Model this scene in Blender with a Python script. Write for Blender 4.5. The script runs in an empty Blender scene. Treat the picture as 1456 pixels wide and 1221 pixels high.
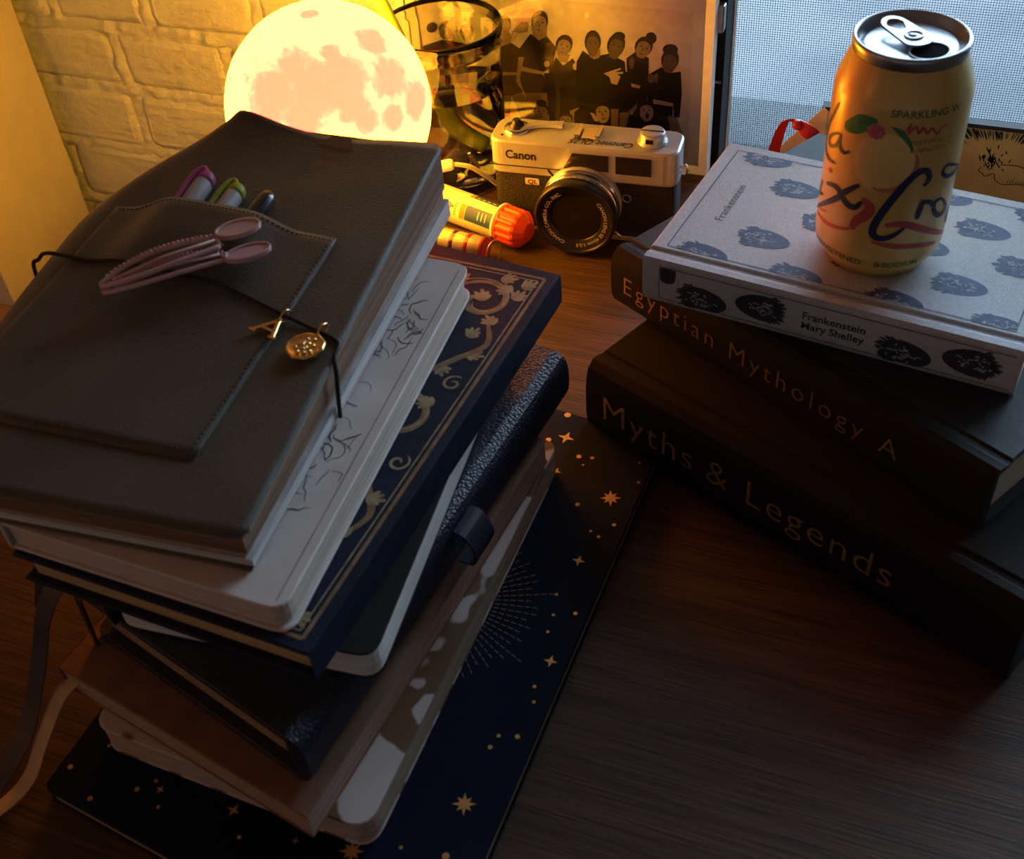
import bpy, bmesh, math, random
from mathutils import Vector, Matrix, noise

# ------------------------------------------------------------------ camera, sky, exposure
scene = bpy.context.scene
COL = scene.collection
random.seed(7)
PI = math.pi

cam_data = bpy.data.cameras.new('camera')
cam = bpy.data.objects.new('camera', cam_data)
COL.objects.link(cam)
CAM_X = Vector((0.9350, 0.3487, -0.0649)).normalized()
CAM_F = Vector((-0.2948, 0.6621, -0.6890)).normalized()
CAM_U = CAM_X.cross(CAM_F).normalized()
cam.matrix_world = Matrix(((CAM_X.x, CAM_U.x, -CAM_F.x, 0.0),
                           (CAM_X.y, CAM_U.y, -CAM_F.y, 0.0),
                           (CAM_X.z, CAM_U.z, -CAM_F.z, 0.5224),
                           (0, 0, 0, 1)))
cam_data.sensor_width = 36.0
cam_data.lens = 36.0 * 1665.2 / 1456.0
cam_data.clip_start = 0.01
cam_data.clip_end = 100
cam_data.dof.use_dof = True
cam_data.dof.focus_distance = 0.86
cam_data.dof.aperture_fstop = 16.0
scene.camera = cam

world = bpy.data.worlds.new('sky')
scene.world = world
world.use_nodes = True
bg = world.node_tree.nodes['Background']
bg.inputs['Color'].default_value = (0.62, 0.82, 1.0, 1)
bg.inputs['Strength'].default_value = 14.0

scene.view_settings.view_transform = 'Standard'
scene.view_settings.look = 'None'
scene.view_settings.gamma = 1.0
scene.view_settings.exposure = 0.0
scene.view_settings.use_curve_mapping = False
scene.cycles.use_denoising = True
scene.cycles.max_bounces = 10
scene.cycles.diffuse_bounces = 4
scene.cycles.transparent_max_bounces = 12
scene.cycles.sample_clamp_indirect = 6.0

portal = bpy.data.lights.new('window_portal', 'AREA')
portal.shape = 'RECTANGLE'
portal.size = 1.05
portal.size_y = 0.95
portal.cycles.is_portal = True
po = bpy.data.objects.new('window_portal', portal)
po.location = (0.365, 0.93, 0.455)
po.rotation_euler = (-PI / 2, 0, 0)
COL.objects.link(po)

# ------------------------------------------------------------------ materials
MATS = {}


def _nodes(name):
    m = bpy.data.materials.new(name)
    m.use_nodes = True
    nt = m.node_tree
    return m, nt, nt.nodes['Principled BSDF'], nt.nodes['Material Output']


def mat(name, col, rough=0.5, metal=0.0, var=0.12, scale=60.0, bump=0.0, bscale=300.0,
        stretch=(1, 1, 1), spec=0.5, trans=0.0, ior=1.45, coat=0.0, sheen=0.0, bstretch=None, detail=4.0):
    """one procedural material: noise-varied colour and a noise bump"""
    if name in MATS:
        return MATS[name]
    m, nt, p, out = _nodes(name)
    N, L = nt.nodes, nt.links
    tc = N.new('ShaderNodeTexCoord')
    mp = N.new('ShaderNodeMapping')
    mp.inputs['Scale'].default_value = stretch
    L.new(tc.outputs['Object'], mp.inputs['Vector'])
    nz = N.new('ShaderNodeTexNoise')
    nz.inputs['Scale'].default_value = scale
    nz.inputs['Detail'].default_value = detail
    L.new(mp.outputs['Vector'], nz.inputs['Vector'])
    cr = N.new('ShaderNodeValToRGB')
    cr.color_ramp.elements[0].position = 0.3
    cr.color_ramp.elements[1].position = 0.7
    cr.color_ramp.elements[0].color = tuple(max(0, c * (1 - var)) for c in col) + (1,)
    cr.color_ramp.elements[1].color = tuple(min(1, c * (1 + var)) for c in col) + (1,)
    L.new(nz.outputs['Fac'], cr.inputs['Fac'])
    L.new(cr.outputs['Color'], p.inputs['Base Color'])
    p.inputs['Roughness'].default_value = rough
    p.inputs['Metallic'].default_value = metal
    p.inputs['Specular IOR Level'].default_value = spec
    p.inputs['IOR'].default_value = ior
    if trans:
        p.inputs['Transmission Weight'].default_value = trans
    if coat:
        p.inputs['Coat Weight'].default_value = coat
        p.inputs['Coat Roughness'].default_value = 0.15
    if sheen:
        p.inputs['Sheen Weight'].default_value = sheen
        p.inputs['Sheen Tint'].default_value = (1.0, 0.80, 0.58, 1)
    if bump:
        mb = N.new('ShaderNodeMapping')
        mb.inputs['Scale'].default_value = bstretch or stretch
        L.new(tc.outputs['Object'], mb.inputs['Vector'])
        nb = N.new('ShaderNodeTexNoise')
        nb.inputs['Scale'].default_value = bscale
        nb.inputs['Detail'].default_value = 5.0
        L.new(mb.outputs['Vector'], nb.inputs['Vector'])
        bp = N.new('ShaderNodeBump')
        bp.inputs['Strength'].default_value = min(1.0, bump)
        bp.inputs['Distance'].default_value = 0.002
        L.new(nb.outputs['Fac'], bp.inputs['Height'])
        L.new(bp.outputs['Normal'], p.inputs['Normal'])
    MATS[name] = m
    return m


def wood_mat(name, c1, c2, rough=0.5):
    m, nt, p, out = _nodes(name)
    N, L = nt.nodes, nt.links
    tc = N.new('ShaderNodeTexCoord')
    mp = N.new('ShaderNodeMapping')
    mp.inputs['Scale'].default_value = (1.3, 16, 16)
    L.new(tc.outputs['Object'], mp.inputs['Vector'])
    n1 = N.new('ShaderNodeTexNoise')
    n1.inputs['Scale'].default_value = 6
    n1.inputs['Detail'].default_value = 8
    n1.inputs['Distortion'].default_value = 0.6
    L.new(mp.outputs['Vector'], n1.inputs['Vector'])
    mp2 = N.new('ShaderNodeMapping')
    mp2.inputs['Scale'].default_value = (8, 260, 260)
    L.new(tc.outputs['Object'], mp2.inputs['Vector'])
    n2 = N.new('ShaderNodeTexNoise')
    n2.inputs['Scale'].default_value = 3
    n2.inputs['Detail'].default_value = 3
    L.new(mp2.outputs['Vector'], n2.inputs['Vector'])
    mx = N.new('ShaderNodeMath')
    mx.operation = 'MULTIPLY_ADD'
    mx.inputs[1].default_value = 0.62
    L.new(n2.outputs['Fac'], mx.inputs[0])
    mm = N.new('ShaderNodeMath')
    mm.operation = 'MULTIPLY'
    mm.inputs[1].default_value = 0.38
    L.new(n1.outputs['Fac'], mm.inputs[0])
    L.new(mm.outputs[0], mx.inputs[2])
    cr = N.new('ShaderNodeValToRGB')
    cr.color_ramp.elements[0].position = 0.36
    cr.color_ramp.elements[1].position = 0.64
    cr.color_ramp.elements[0].color = (*c1, 1)
    cr.color_ramp.elements[1].color = (*c2, 1)
    L.new(mx.outputs[0], cr.inputs['Fac'])
    L.new(cr.outputs['Color'], p.inputs['Base Color'])
    p.inputs['Roughness'].default_value = rough
    p.inputs['Specular IOR Level'].default_value = 0.3
    bp = N.new('ShaderNodeBump')
    bp.inputs['Strength'].default_value = 0.35
    bp.inputs['Distance'].default_value = 0.0008
    L.new(n2.outputs['Fac'], bp.inputs['Height'])
    L.new(bp.outputs['Normal'], p.inputs['Normal'])
    return m


def pages_mat(name, c1, c2, rough=0.8, zs=1800.0):
    """page edges: thin horizontal layers"""
    m, nt, p, out = _nodes(name)
    N, L = nt.nodes, nt.links
    tc = N.new('ShaderNodeTexCoord')
    mp = N.new('ShaderNodeMapping')
    mp.inputs['Scale'].default_value = (6, 6, zs)
    L.new(tc.outputs['Object'], mp.inputs['Vector'])
    nz = N.new('ShaderNodeTexNoise')
    nz.inputs['Scale'].default_value = 1.0
    nz.inputs['Detail'].default_value = 3
    L.new(mp.outputs['Vector'], nz.inputs['Vector'])
    cr = N.new('ShaderNodeValToRGB')
    cr.color_ramp.elements[0].position = 0.38
    cr.color_ramp.elements[1].position = 0.62
    cr.color_ramp.elements[0].color = (*c1, 1)
    cr.color_ramp.elements[1].color = (*c2, 1)
    L.new(nz.outputs['Fac'], cr.inputs['Fac'])
    L.new(cr.outputs['Color'], p.inputs['Base Color'])
    p.inputs['Roughness'].default_value = rough
    bp = N.new('ShaderNodeBump')
    bp.inputs['Strength'].default_value = 0.5
    bp.inputs['Distance'].default_value = 0.0006
    L.new(nz.outputs['Fac'], bp.inputs['Height'])
    L.new(bp.outputs['Normal'], p.inputs['Normal'])
    return m


def pebble_mat(name, col, rough, scale):
    m, nt, p, out = _nodes(name)
    N, L = nt.nodes, nt.links
    tc = N.new('ShaderNodeTexCoord')
    v = N.new('ShaderNodeTexVoronoi')
    v.inputs['Scale'].default_value = scale
    L.new(tc.outputs['Object'], v.inputs['Vector'])
    bp = N.new('ShaderNodeBump')
    bp.inputs['Strength'].default_value = 0.55
    bp.inputs['Distance'].default_value = 0.0010
    bp.invert = True
    L.new(v.outputs['Distance'], bp.inputs['Height'])
    L.new(bp.outputs['Normal'], p.inputs['Normal'])
    nz = N.new('ShaderNodeTexNoise')
    nz.inputs['Scale'].default_value = 30
    L.new(tc.outputs['Object'], nz.inputs['Vector'])
    cr = N.new('ShaderNodeValToRGB')
    cr.color_ramp.elements[0].color = tuple(c * 0.8 for c in col) + (1,)
    cr.color_ramp.elements[1].color = tuple(c * 1.2 for c in col) + (1,)
    L.new(nz.outputs['Fac'], cr.inputs['Fac'])
    L.new(cr.outputs['Color'], p.inputs['Base Color'])
    p.inputs['Roughness'].default_value = rough
    return m


def blotch_mat(name, c1, c2, scale, pos=0.5, rough=0.6, stretch=(1, 1, 1), detail=1.5):
    m, nt, p, out = _nodes(name)
    N, L = nt.nodes, nt.links
    tc = N.new('ShaderNodeTexCoord')
    mp = N.new('ShaderNodeMapping')
    mp.inputs['Scale'].default_value = stretch
    L.new(tc.outputs['Object'], mp.inputs['Vector'])
    nz = N.new('ShaderNodeTexNoise')
    nz.inputs['Scale'].default_value = scale
    nz.inputs['Detail'].default_value = detail
    L.new(mp.outputs['Vector'], nz.inputs['Vector'])
    cr = N.new('ShaderNodeValToRGB')
    cr.color_ramp.elements[0].position = pos - 0.015
    cr.color_ramp.elements[1].position = pos + 0.015
    cr.color_ramp.elements[0].color = (*c1, 1)
    cr.color_ramp.elements[1].color = (*c2, 1)
    L.new(nz.outputs['Fac'], cr.inputs['Fac'])
    L.new(cr.outputs['Color'], p.inputs['Base Color'])
    p.inputs['Roughness'].default_value = rough
    return m


def pane_mat(name, tint=(1, 1, 1), gloss=0.08):
    """thin clear sheet: mostly see-through with a sharp reflection"""
    m = bpy.data.materials.new(name)
    m.use_nodes = True
    nt = m.node_tree
    N, L = nt.nodes, nt.links
    N.remove(N['Principled BSDF'])
    out = N['Material Output']
    tr = N.new('ShaderNodeBsdfTransparent')
    tr.inputs['Color'].default_value = (*tint, 1)
    gl = N.new('ShaderNodeBsdfGlossy')
    gl.inputs['Roughness'].default_value = 0.03
    fr = N.new('ShaderNodeFresnel')
    fr.inputs['IOR'].default_value = 1.45
    mx = N.new('ShaderNodeMixShader')
    L.new(fr.outputs[0], mx.inputs[0])
    L.new(tr.outputs[0], mx.inputs[1])
    L.new(gl.outputs[0], mx.inputs[2])
    L.new(mx.outputs[0], out.inputs['Surface'])
    return m


def paint_brick_mat():
    """thick lumpy paint on brick and mortar"""
    m, nt, p, out = _nodes('painted_brick')
    N, L = nt.nodes, nt.links
    geo = N.new('ShaderNodeNewGeometry')
    n1 = N.new('ShaderNodeTexNoise')
    n1.inputs['Scale'].default_value = 55
    n1.inputs['Detail'].default_value = 7
    n1.inputs['Roughness'].default_value = 0.62
    L.new(geo.outputs['Position'], n1.inputs['Vector'])
    mp = N.new('ShaderNodeMapping')
    mp.inputs['Rotation'].default_value = (0, 0.7, 0)
    mp.inputs['Scale'].default_value = (18, 60, 90)
    L.new(geo.outputs['Position'], mp.inputs['Vector'])
    n2 = N.new('ShaderNodeTexNoise')
    n2.inputs['Scale'].default_value = 1.2
    n2.inputs['Detail'].default_value = 5
    L.new(mp.outputs['Vector'], n2.inputs['Vector'])
    ad = N.new('ShaderNodeMath')
    ad.operation = 'ADD'
    L.new(n1.outputs['Fac'], ad.inputs[0])
    L.new(n2.outputs['Fac'], ad.inputs[1])
    bp = N.new('ShaderNodeBump')
    bp.inputs['Strength'].default_value = 0.8
    bp.inputs['Distance'].default_value = 0.006
    L.new(ad.outputs[0], bp.inputs['Height'])
    L.new(bp.outputs['Normal'], p.inputs['Normal'])
    cr = N.new('ShaderNodeValToRGB')
    cr.color_ramp.elements[0].position = 0.15
    cr.color_ramp.elements[1].position = 0.5
    cr.color_ramp.elements[0].color = (0.66, 0.74, 0.72, 1)
    cr.color_ramp.elements[1].color = (0.78, 0.87, 0.86, 1)
    L.new(n1.outputs['Fac'], cr.inputs['Fac'])
    L.new(cr.outputs['Color'], p.inputs['Base Color'])
    p.inputs['Roughness'].default_value = 0.5
    return m


# ------------------------------------------------------------------ mesh helpers
LIFT = [0.0]


def bump_lift():
    """printed strokes that cross lie a hair apart"""
    LIFT[0] = (LIFT[0] + 1.7e-6) % 1.2e-4


class MB:
    """collects shapes; build() links them as ONE mesh object"""

    def __init__(s):
        s.v, s.f, s.mi, s.sm = [], [], [], []

    def add(s, verts, faces, mi=0, smooth=False):
        b = len(s.v)
        s.v += [tuple(v) for v in verts]
        for f in faces:
            s.f.append([b + i for i in f])
            s.mi.append(mi)
            s.sm.append(smooth)
        return s

    def box(s, x0, x1, y0, y1, z0, z1, mi=0):
        v = [(x, y, z) for z in (z0, z1) for y in (y0, y1) for x in (x0, x1)]
        return s.add(v, [(0, 2, 3, 1), (4, 5, 7, 6), (0, 1, 5, 4), (2, 6, 7, 3), (0, 4, 6, 2), (1, 3, 7, 5)], mi)

    def loops(s, rings, close=True, cap0=True, cap1=True, mi=0, smooth=True):
        """skin a list of equally long rings"""
        n = len(rings[0])
        v = [p for r in rings for p in r]
        f = []
        m = n if close else n - 1
        for k in range(len(rings) - 1):
            for i in range(m):
                j = (i + 1) % n
                f.append((k * n + i, k * n + j, (k + 1) * n + j, (k + 1) * n + i))
        s.add(v, f, mi, smooth)
        b = len(s.v) - len(v)
        if cap0:
            s.f.append([b + i for i in reversed(range(n))]); s.mi.append(mi); s.sm.append(False)
        if cap1:
            s.f.append([b + (len(rings) - 1) * n + i for i in range(n)]); s.mi.append(mi); s.sm.append(False)
        return s

    def prism(s, poly, z0, z1, bev=0.0, mi=0, smooth=False):
        """poly: ccw xy outline (z0/z1 may be functions of x, y)"""
        fz0 = z0 if callable(z0) else (lambda x, y: z0)
        fz1 = z1 if callable(z1) else (lambda x, y: z1)
        if bev:
            pin = inset(poly, bev)
            rings = [[(x, y, fz0(x, y)) for x, y in pin], [(x, y, fz0(x, y) + bev) for x, y in poly],
                     [(x, y, fz1(x, y) - bev) for x, y in poly], [(x, y, fz1(x, y)) for x, y in pin]]
        else:
            rings = [[(x, y, fz0(x, y)) for x, y in poly], [(x, y, fz1(x, y)) for x, y in poly]]
        return s.loops(rings, mi=mi, smooth=smooth)

    def lathe(s, prof, n=40, at=(0, 0, 0), axis='z', mi=0, smooth=True, cap0=True, cap1=True):
        """prof: (r, h) pairs; axis z, x or -y"""
        rings = []
        for r, h in prof:
            ring = []
            for i in range(n):
                a = 2 * PI * i / n
                c, d = r * math.cos(a), r * math.sin(a)
                if axis == 'z':
                    q = (c, d, h)
                elif axis == 'x':
                    q = (h, c, d)
                else:
                    q = (c, -h, d)
                ring.append((q[0] + at[0], q[1] + at[1], q[2] + at[2]))
            rings.append(ring)
        return s.loops(rings, mi=mi, smooth=smooth, cap0=cap0, cap1=cap1)

    def tube(s, pts, r, n=8, mi=0, closed=False, flat=1.0):
        """round tube along points; r number or list"""
        P = [Vector(p) for p in pts]
        rings = []
        up = None
        for i, p in enumerate(P):
            if closed:
                t = (P[(i + 1) % len(P)] - P[i - 1]).normalized()
            else:
                t = (P[min(i + 1, len(P) - 1)] - P[max(i - 1, 0)]).normalized()
            if up is None:
                up = Vector((0, 0, 1)) if abs(t.z) < 0.9 else Vector((1, 0, 0))
            a = t.cross(up)
            a = a.normalized() if a.length > 1e-9 else Vector((1, 0, 0))
            up = a.cross(t).normalized()
            rr = r[i] if isinstance(r, (list, tuple)) else r
            rings.append([tuple(p + a * rr * math.cos(2 * PI * k / n) + up * rr * flat * math.sin(2 * PI * k / n)) for k in range(n)])
        if closed:
            rings.append(rings[0])
            return s.loops(rings, mi=mi, cap0=False, cap1=False)
        return s.loops(rings, mi=mi)

    def band(s, pts, wid, side, th=0.0005, mi=0):
        """flat ribbon along points; side: width direction (vector or list)"""
        rings = []
        for i, p in enumerate(pts):
            p = Vector(p)
            d = Vector(side[i] if isinstance(side, list) else side).normalized()
            t = (Vector(pts[min(i + 1, len(pts) - 1)]) - Vector(pts[max(i - 1, 0)])).normalized()
            nn = d.cross(t).normalized() * th * 0.5
            w = (wid[i] if isinstance(wid, (list, tuple)) else wid) * 0.5
            rings.append([tuple(p - d * w - nn), tuple(p + d * w - nn), tuple(p + d * w + nn), tuple(p - d * w + nn)])
        return s.loops(rings, mi=mi, smooth=False)

    def stroke(s, pts, w, surf, mi=0, taper=True, smooth_n=6, closed=False):
        """ink stroke: flat strip in (s, t) laid on a surface"""
        bump_lift()
        q = curve(pts, smooth_n) if smooth_n else [Vector(p) for p in pts]
        n = len(q)
        v, f = [], []
        for i, p in enumerate(q):
            t = q[min(i + 1, n - 1)] - q[max(i - 1, 0)]
            if t.length < 1e-12:
                t = Vector((1, 0))
            t.normalize()
            nn = Vector((-t.y, t.x))
            ww = w * 0.5
            if taper:
                k = i / (n - 1)
                ww *= 0.35 + 0.65 * math.sin(PI * min(max(k, 0.0), 1.0)) ** 0.6
            for sg in (1, -1):
                c = p + nn * ww * sg
                v.append(surf(c.x, c.y))
        for i in range(n - 1):
            f.append((2 * i, 2 * i + 1, 2 * i + 3, 2 * i + 2))
        return s.add(v, f, mi)

    def blob(s, poly, surf, mi=0):
        """flat printed shape: a fan on a surface (poly in (s, t))"""
        bump_lift()
        cx = sum(p[0] for p in poly) / len(poly)
        cy = sum(p[1] for p in poly) / len(poly)
        n = len(poly)
        K = 5
        v = [surf(cx, cy)]
        for k in range(1, K + 1):
            v += [surf(cx + (p[0] - cx) * k / K, cy + (p[1] - cy) * k / K) for p in poly]
        f = []
        for i in range(n):
            j = (i + 1) % n
            f.append((0, 1 + i, 1 + j))
            for k in range(K - 1):
                f.append((1 + k * n + i, 1 + (k + 1) * n + i, 1 + (k + 1) * n + j, 1 + k * n + j))
        return s.add(v, f, mi)

    def text(s, txt, size, surf, x=0.0, y=0.0, mi=0, align='LEFT', xs=1.0, bold=0.0, gap=1.0):
        V, F = glyphs(txt, size, align, bold, gap)
        return s.add([surf(x + a * xs, y + b) for a, b in V], F, mi)

    def build(s, name, mats, parent=None, smooth=None, loc=None):
        me = bpy.data.meshes.new(name)
        me.from_pydata(s.v, [], s.f)
        for m in (mats if isinstance(mats, (list, tuple)) else [mats]):
            me.materials.append(m)
        me.polygons.foreach_set('material_index', s.mi)
        me.polygons.foreach_set('use_smooth', [bool(x) if smooth is None else smooth for x in s.sm])
        bm = bmesh.new()
        bm.from_mesh(me)
        bmesh.ops.recalc_face_normals(bm, faces=bm.faces)
        bm.to_mesh(me)
        bm.free()
        o = bpy.data.objects.new(name, me)
        COL.objects.link(o)
        if parent is not None:
            o.parent = parent
        if loc is not None:
            o.location = loc
        return o


_GL = {}


def glyphs(txt, size, align='LEFT', bold=0.0, gap=1.0):
    key = (txt, size, align, bold, gap)
    if key in _GL:
        return _GL[key]
    cu = bpy.data.curves.new('lettering', 'FONT')
    cu.body = txt
    cu.size = size
    cu.align_x = align
    cu.offset = bold
    cu.space_character = gap
    cu.resolution_u = 3
    ob = bpy.data.objects.new('lettering', cu)
    COL.objects.link(ob)
    dg = bpy.context.evaluated_depsgraph_get()
    me = bpy.data.meshes.new_from_object(ob.evaluated_get(dg))
    V = [(v.co.x, v.co.y) for v in me.vertices]
    F = [tuple(p.vertices) for p in me.polygons]
    bpy.data.objects.remove(ob)
    bpy.data.curves.remove(cu)
    bpy.data.meshes.remove(me)
    _GL[key] = (V, F)
    return V, F


def curve(pts, n=6):
    """Catmull-Rom through points"""
    P = [Vector(p) for p in pts]
    if len(P) < 3:
        return [P[0].lerp(P[-1], k / n) for k in range(n + 1)]
    out = []
    for i in range(len(P) - 1):
        a, b, c, d = P[max(i - 1, 0)], P[i], P[i + 1], P[min(i + 2, len(P) - 1)]
        for k in range(n):
            t = k / n
            out.append(0.5 * ((2 * b) + (c - a) * t + (2 * a - 5 * b + 4 * c - d) * t * t + (3 * b - a - 3 * c + d) * t ** 3))
    out.append(P[-1])
    return out


def inset(poly, d):
    """move every edge of a ccw outline inward by d (number or per-edge list)"""
    n = len(poly)
    out = []
    for i in range(n):
        p0, p1, p2 = Vector(poly[i - 1]), Vector(poly[i]), Vector(poly[(i + 1) % n])
        e1, e2 = (p1 - p0).normalized(), (p2 - p1).normalized()
        n1, n2 = Vector((-e1.y, e1.x)), Vector((-e2.y, e2.x))
        d1 = d[i - 1] if isinstance(d, list) else d
        d2 = d[i] if isinstance(d, list) else d
        cr = e1.x * e2.y - e1.y * e2.x
        if abs(cr) < 1e-6:
            q = p1 + n1 * d1
        else:
            a, b = p0 + n1 * d1, p1 + n2 * d2
            t = ((b.x - a.x) * e2.y - (b.y - a.y) * e2.x) / cr
            q = a + e1 * t
        out.append((q.x, q.y))
    return out


def rounded(poly, rad, n=5):
    """round the corners of an outline; rad number or per-corner list"""
    out = []
    m = len(poly)
    for i in range(m):
        r = rad[i] if isinstance(rad, (list, tuple)) else rad
        p0, p1, p2 = Vector(poly[i - 1]), Vector(poly[i]), Vector(poly[(i + 1) % m])
        if r <= 0:
            out.append((p1.x, p1.y))
            continue
        a = p1 + (p0 - p1).normalized() * r
        b = p1 + (p2 - p1).normalized() * r
        for k in range(n + 1):
            t = k / n
            q = a * (1 - t) ** 2 + p1 * 2 * t * (1 - t) + b * t * t
            out.append((q.x, q.y))
    return out


def arc(cx, cy, rx, ry=None, a0=0.0, a1=2 * PI, n=24, end=False):
    ry = rx if ry is None else ry
    return [(cx + rx * math.cos(a0 + (a1 - a0) * i / n), cy + ry * math.sin(a0 + (a1 - a0) * i / n)) for i in range(n + (1 if end else 0))]


def tag(o, label=None, cat=None, group=None, kind=None):
    if label:
        o['label'] = label
    if cat:
        o['category'] = cat
    if group:
        o['group'] = group
    if kind:
        o['kind'] = kind
    return o


def thing(name, label, cat, loc=(0, 0, 0), rotz=0.0, group=None):
    o = bpy.data.objects.new(name, None)
    o.empty_display_size = 0.02
    COL.objects.link(o)
    o.location = loc
    o.rotation_euler = (0, 0, rotz)
    return tag(o, label, cat, group)


def struct(o):
    o['kind'] = 'structure'
    return o

# ------------------------------------------------------------------ the room
M_BRICK = paint_brick_mat()
M_PLASTER = mat('plaster', (0.78, 0.77, 0.75), 0.8, var=0.06, scale=6, bump=0.2, bscale=80)
M_DESK = wood_mat('dark_walnut', (0.030, 0.017, 0.010), (0.105, 0.058, 0.032))
M_TABLE = wood_mat('honey_wood', (0.30, 0.17, 0.08), (0.48, 0.30, 0.16))
M_DIM = mat('deep_plaster', (0.62, 0.58, 0.53), 0.8, var=0.06, scale=6)
M_FLOOR = wood_mat('floor_boards', (0.10, 0.06, 0.035), (0.20, 0.12, 0.07))
M_BRONZE = mat('dark_bronze', (0.012, 0.012, 0.013), 0.75, 0.0, spec=0.25, bump=0.15, bscale=500)
M_STEEL = mat('grey_steel', (0.42, 0.41, 0.40), 0.35, 0.8)
M_WIRE = mat('screen_wire', (0.055, 0.058, 0.065), 0.5, 0.2)

WX0, WX1, WZ0, WZ1 = -0.212, 0.95, -0.03, 0.95
WY = 0.868
b = MB()
b.box(-1.7, WX0, WY, WY + 0.13, -0.75, 1.75)
b.box(WX1, 2.2, WY, WY + 0.13, -0.75, 1.75)
b.box(WX0, WX1, WY, WY + 0.13, -0.75, WZ0)
b.box(WX0, WX1, WY, WY + 0.13, WZ1, 1.75)
wall_back = struct(b.build('wall_back', M_BRICK))


def brick_mesh(w, h, seed):
    rnd = random.Random(seed)
    pts = rounded([(0, 0), (w, 0), (w, h), (0, h)], [0.006 + rnd.random() * 0.008 for _ in range(4)], 2)
    pts = [(x + rnd.uniform(-0.0022, 0.0022), z + rnd.uniform(-0.0022, 0.0022)) for x, z in pts]
    pin = inset(pts, 0.0060)
    dp = 0.0026 + rnd.random() * 0.0020
    q = MB()
    q.loops([[(x, 0.004, z) for x, z in pts], [(x, -dp * 0.45, z) for x, z in pts],
             [(x, -dp - rnd.uniform(0, 0.0012), z) for x, z in pin]], cap0=False, smooth=True)
    return q


joints = {-3: [-1.02, -0.86, -0.655, -0.45, -0.245], -2: [-0.97, -0.872, -0.667, -0.46, -0.25],
          -1: [-0.98, -0.765, -0.56, -0.355], 0: [-1.0, -0.90, -0.769, -0.645, -0.44, -0.235],
          1: [-0.95, -0.829, -0.722, -0.60, -0.395], 2: [-1.0, -0.80, -0.595, -0.39],
          3: [-0.92, -0.715, -0.51, -0.305], 4: [-1.0, -0.82, -0.61, -0.41], 5: [-0.93, -0.72, -0.52, -0.31]}
zc = {-3: -0.223, -2: -0.153, -1: -0.0825, 0: -0.0135, 1: 0.0505, 2: 0.117, 3: 0.184, 4: 0.251, 5: 0.318}
for k, xs in joints.items():
    xs = sorted(xs) + [WX0 - 0.004]
    for i in range(len(xs) - 1):
        w = xs[i + 1] - xs[i] - 0.011
        if w < 0.02:
            continue
        h = (zc[k + 1] if k + 1 in zc else zc[k] + 0.067) - zc[k] - 0.012
        brick_mesh(w, h, k * 31 + i).build('brick', M_BRICK, wall_back, loc=(xs[i] + 0.0055, WY, zc[k] + 0.006))



def mortar(x0, x1, z0, z1, seed):
    """lumpy painted mortar filling a joint"""
    q = MB()
    n1_, n2_ = max(3, int((x1 - x0) / 0.0035)), max(3, int((z1 - z0) / 0.0035))
    v = []
    for j in range(n2_ + 1):
        for i in range(n1_ + 1):
            x_, z_ = x0 + (x1 - x0) * i / n1_, z0 + (z1 - z0) * j / n2_
            ed = min(1.0, 2.2 * min(i / n1_ * n1_, n1_ - i, n2_) / 4.0) if n1_ < n2_ else 1.0
            tr_ = math.sin(PI * (i / n1_ if n1_ < n2_ else j / n2_)) ** 0.6
            d_ = 0.0006 + tr_ * (0.0030 + 0.0048 * noise.noise(Vector((x_ * 95, z_ * 95, seed))) + 0.0016 * noise.noise(Vector((x_ * 330, z_ * 330, seed))))
            v.append((x_ + 0.0012 * noise.noise(Vector((x_ * 60, z_ * 60, 9))), WY - max(0.0002, d_), z_ + 0.0014 * noise.noise(Vector((x_ * 60, z_ * 60, 4)))))
    f = [(j * (n1_ + 1) + i, j * (n1_ + 1) + i + 1, (j + 1) * (n1_ + 1) + i + 1, (j + 1) * (n1_ + 1) + i) for j in range(n2_) for i in range(n1_)]
    q.add(v, f, 0, True)
    return q.build('mortar_joint', M_BRICK, wall_back)


for k in zc:
    mortar(-1.02, WX0 - 0.006, zc[k] - 0.0085, zc[k] + 0.0085, k)
    for x_ in joints[k]:
        if x_ > -0.96:
            top = zc[k + 1] if k + 1 in zc else zc[k] + 0.067
            mortar(x_ - 0.008, x_ + 0.008, zc[k] + 0.006, top - 0.006, k + x_ * 7)

struct(MB().box(-1.8, -1.7, -1.6, 1.0, -0.75, 1.75).build('wall_left', M_PLASTER))
struct(MB().box(2.2, 2.3, -1.6, 1.0, -0.75, 1.75).build('wall_right', M_PLASTER))
struct(MB().box(-1.8, 2.3, -1.7, -1.6, -0.75, 1.75).build('wall_front', M_DIM))
struct(MB().box(-1.8, 2.3, -1.7, 1.0, 1.75, 1.85).build('ceiling', M_PLASTER))
struct(MB().box(-1.8, 2.3, -1.7, 1.0, -0.85, -0.75).build('floor', M_FLOOR))

# window: dark casing, sash latch, clear pane, insect screen
win = bpy.data.objects.new('window_1', None)
COL.objects.link(win)
win.location = (WX0, WY, 0)
struct(win)


def wpart(name, m, *boxes):
    q = MB()
    for x0, x1, y0, y1, z0, z1 in boxes:
        q.box(x0 - WX0, x1 - WX0, y0 - WY, y1 - WY, z0, z1)
    return q.build(name, m, win)


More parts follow.
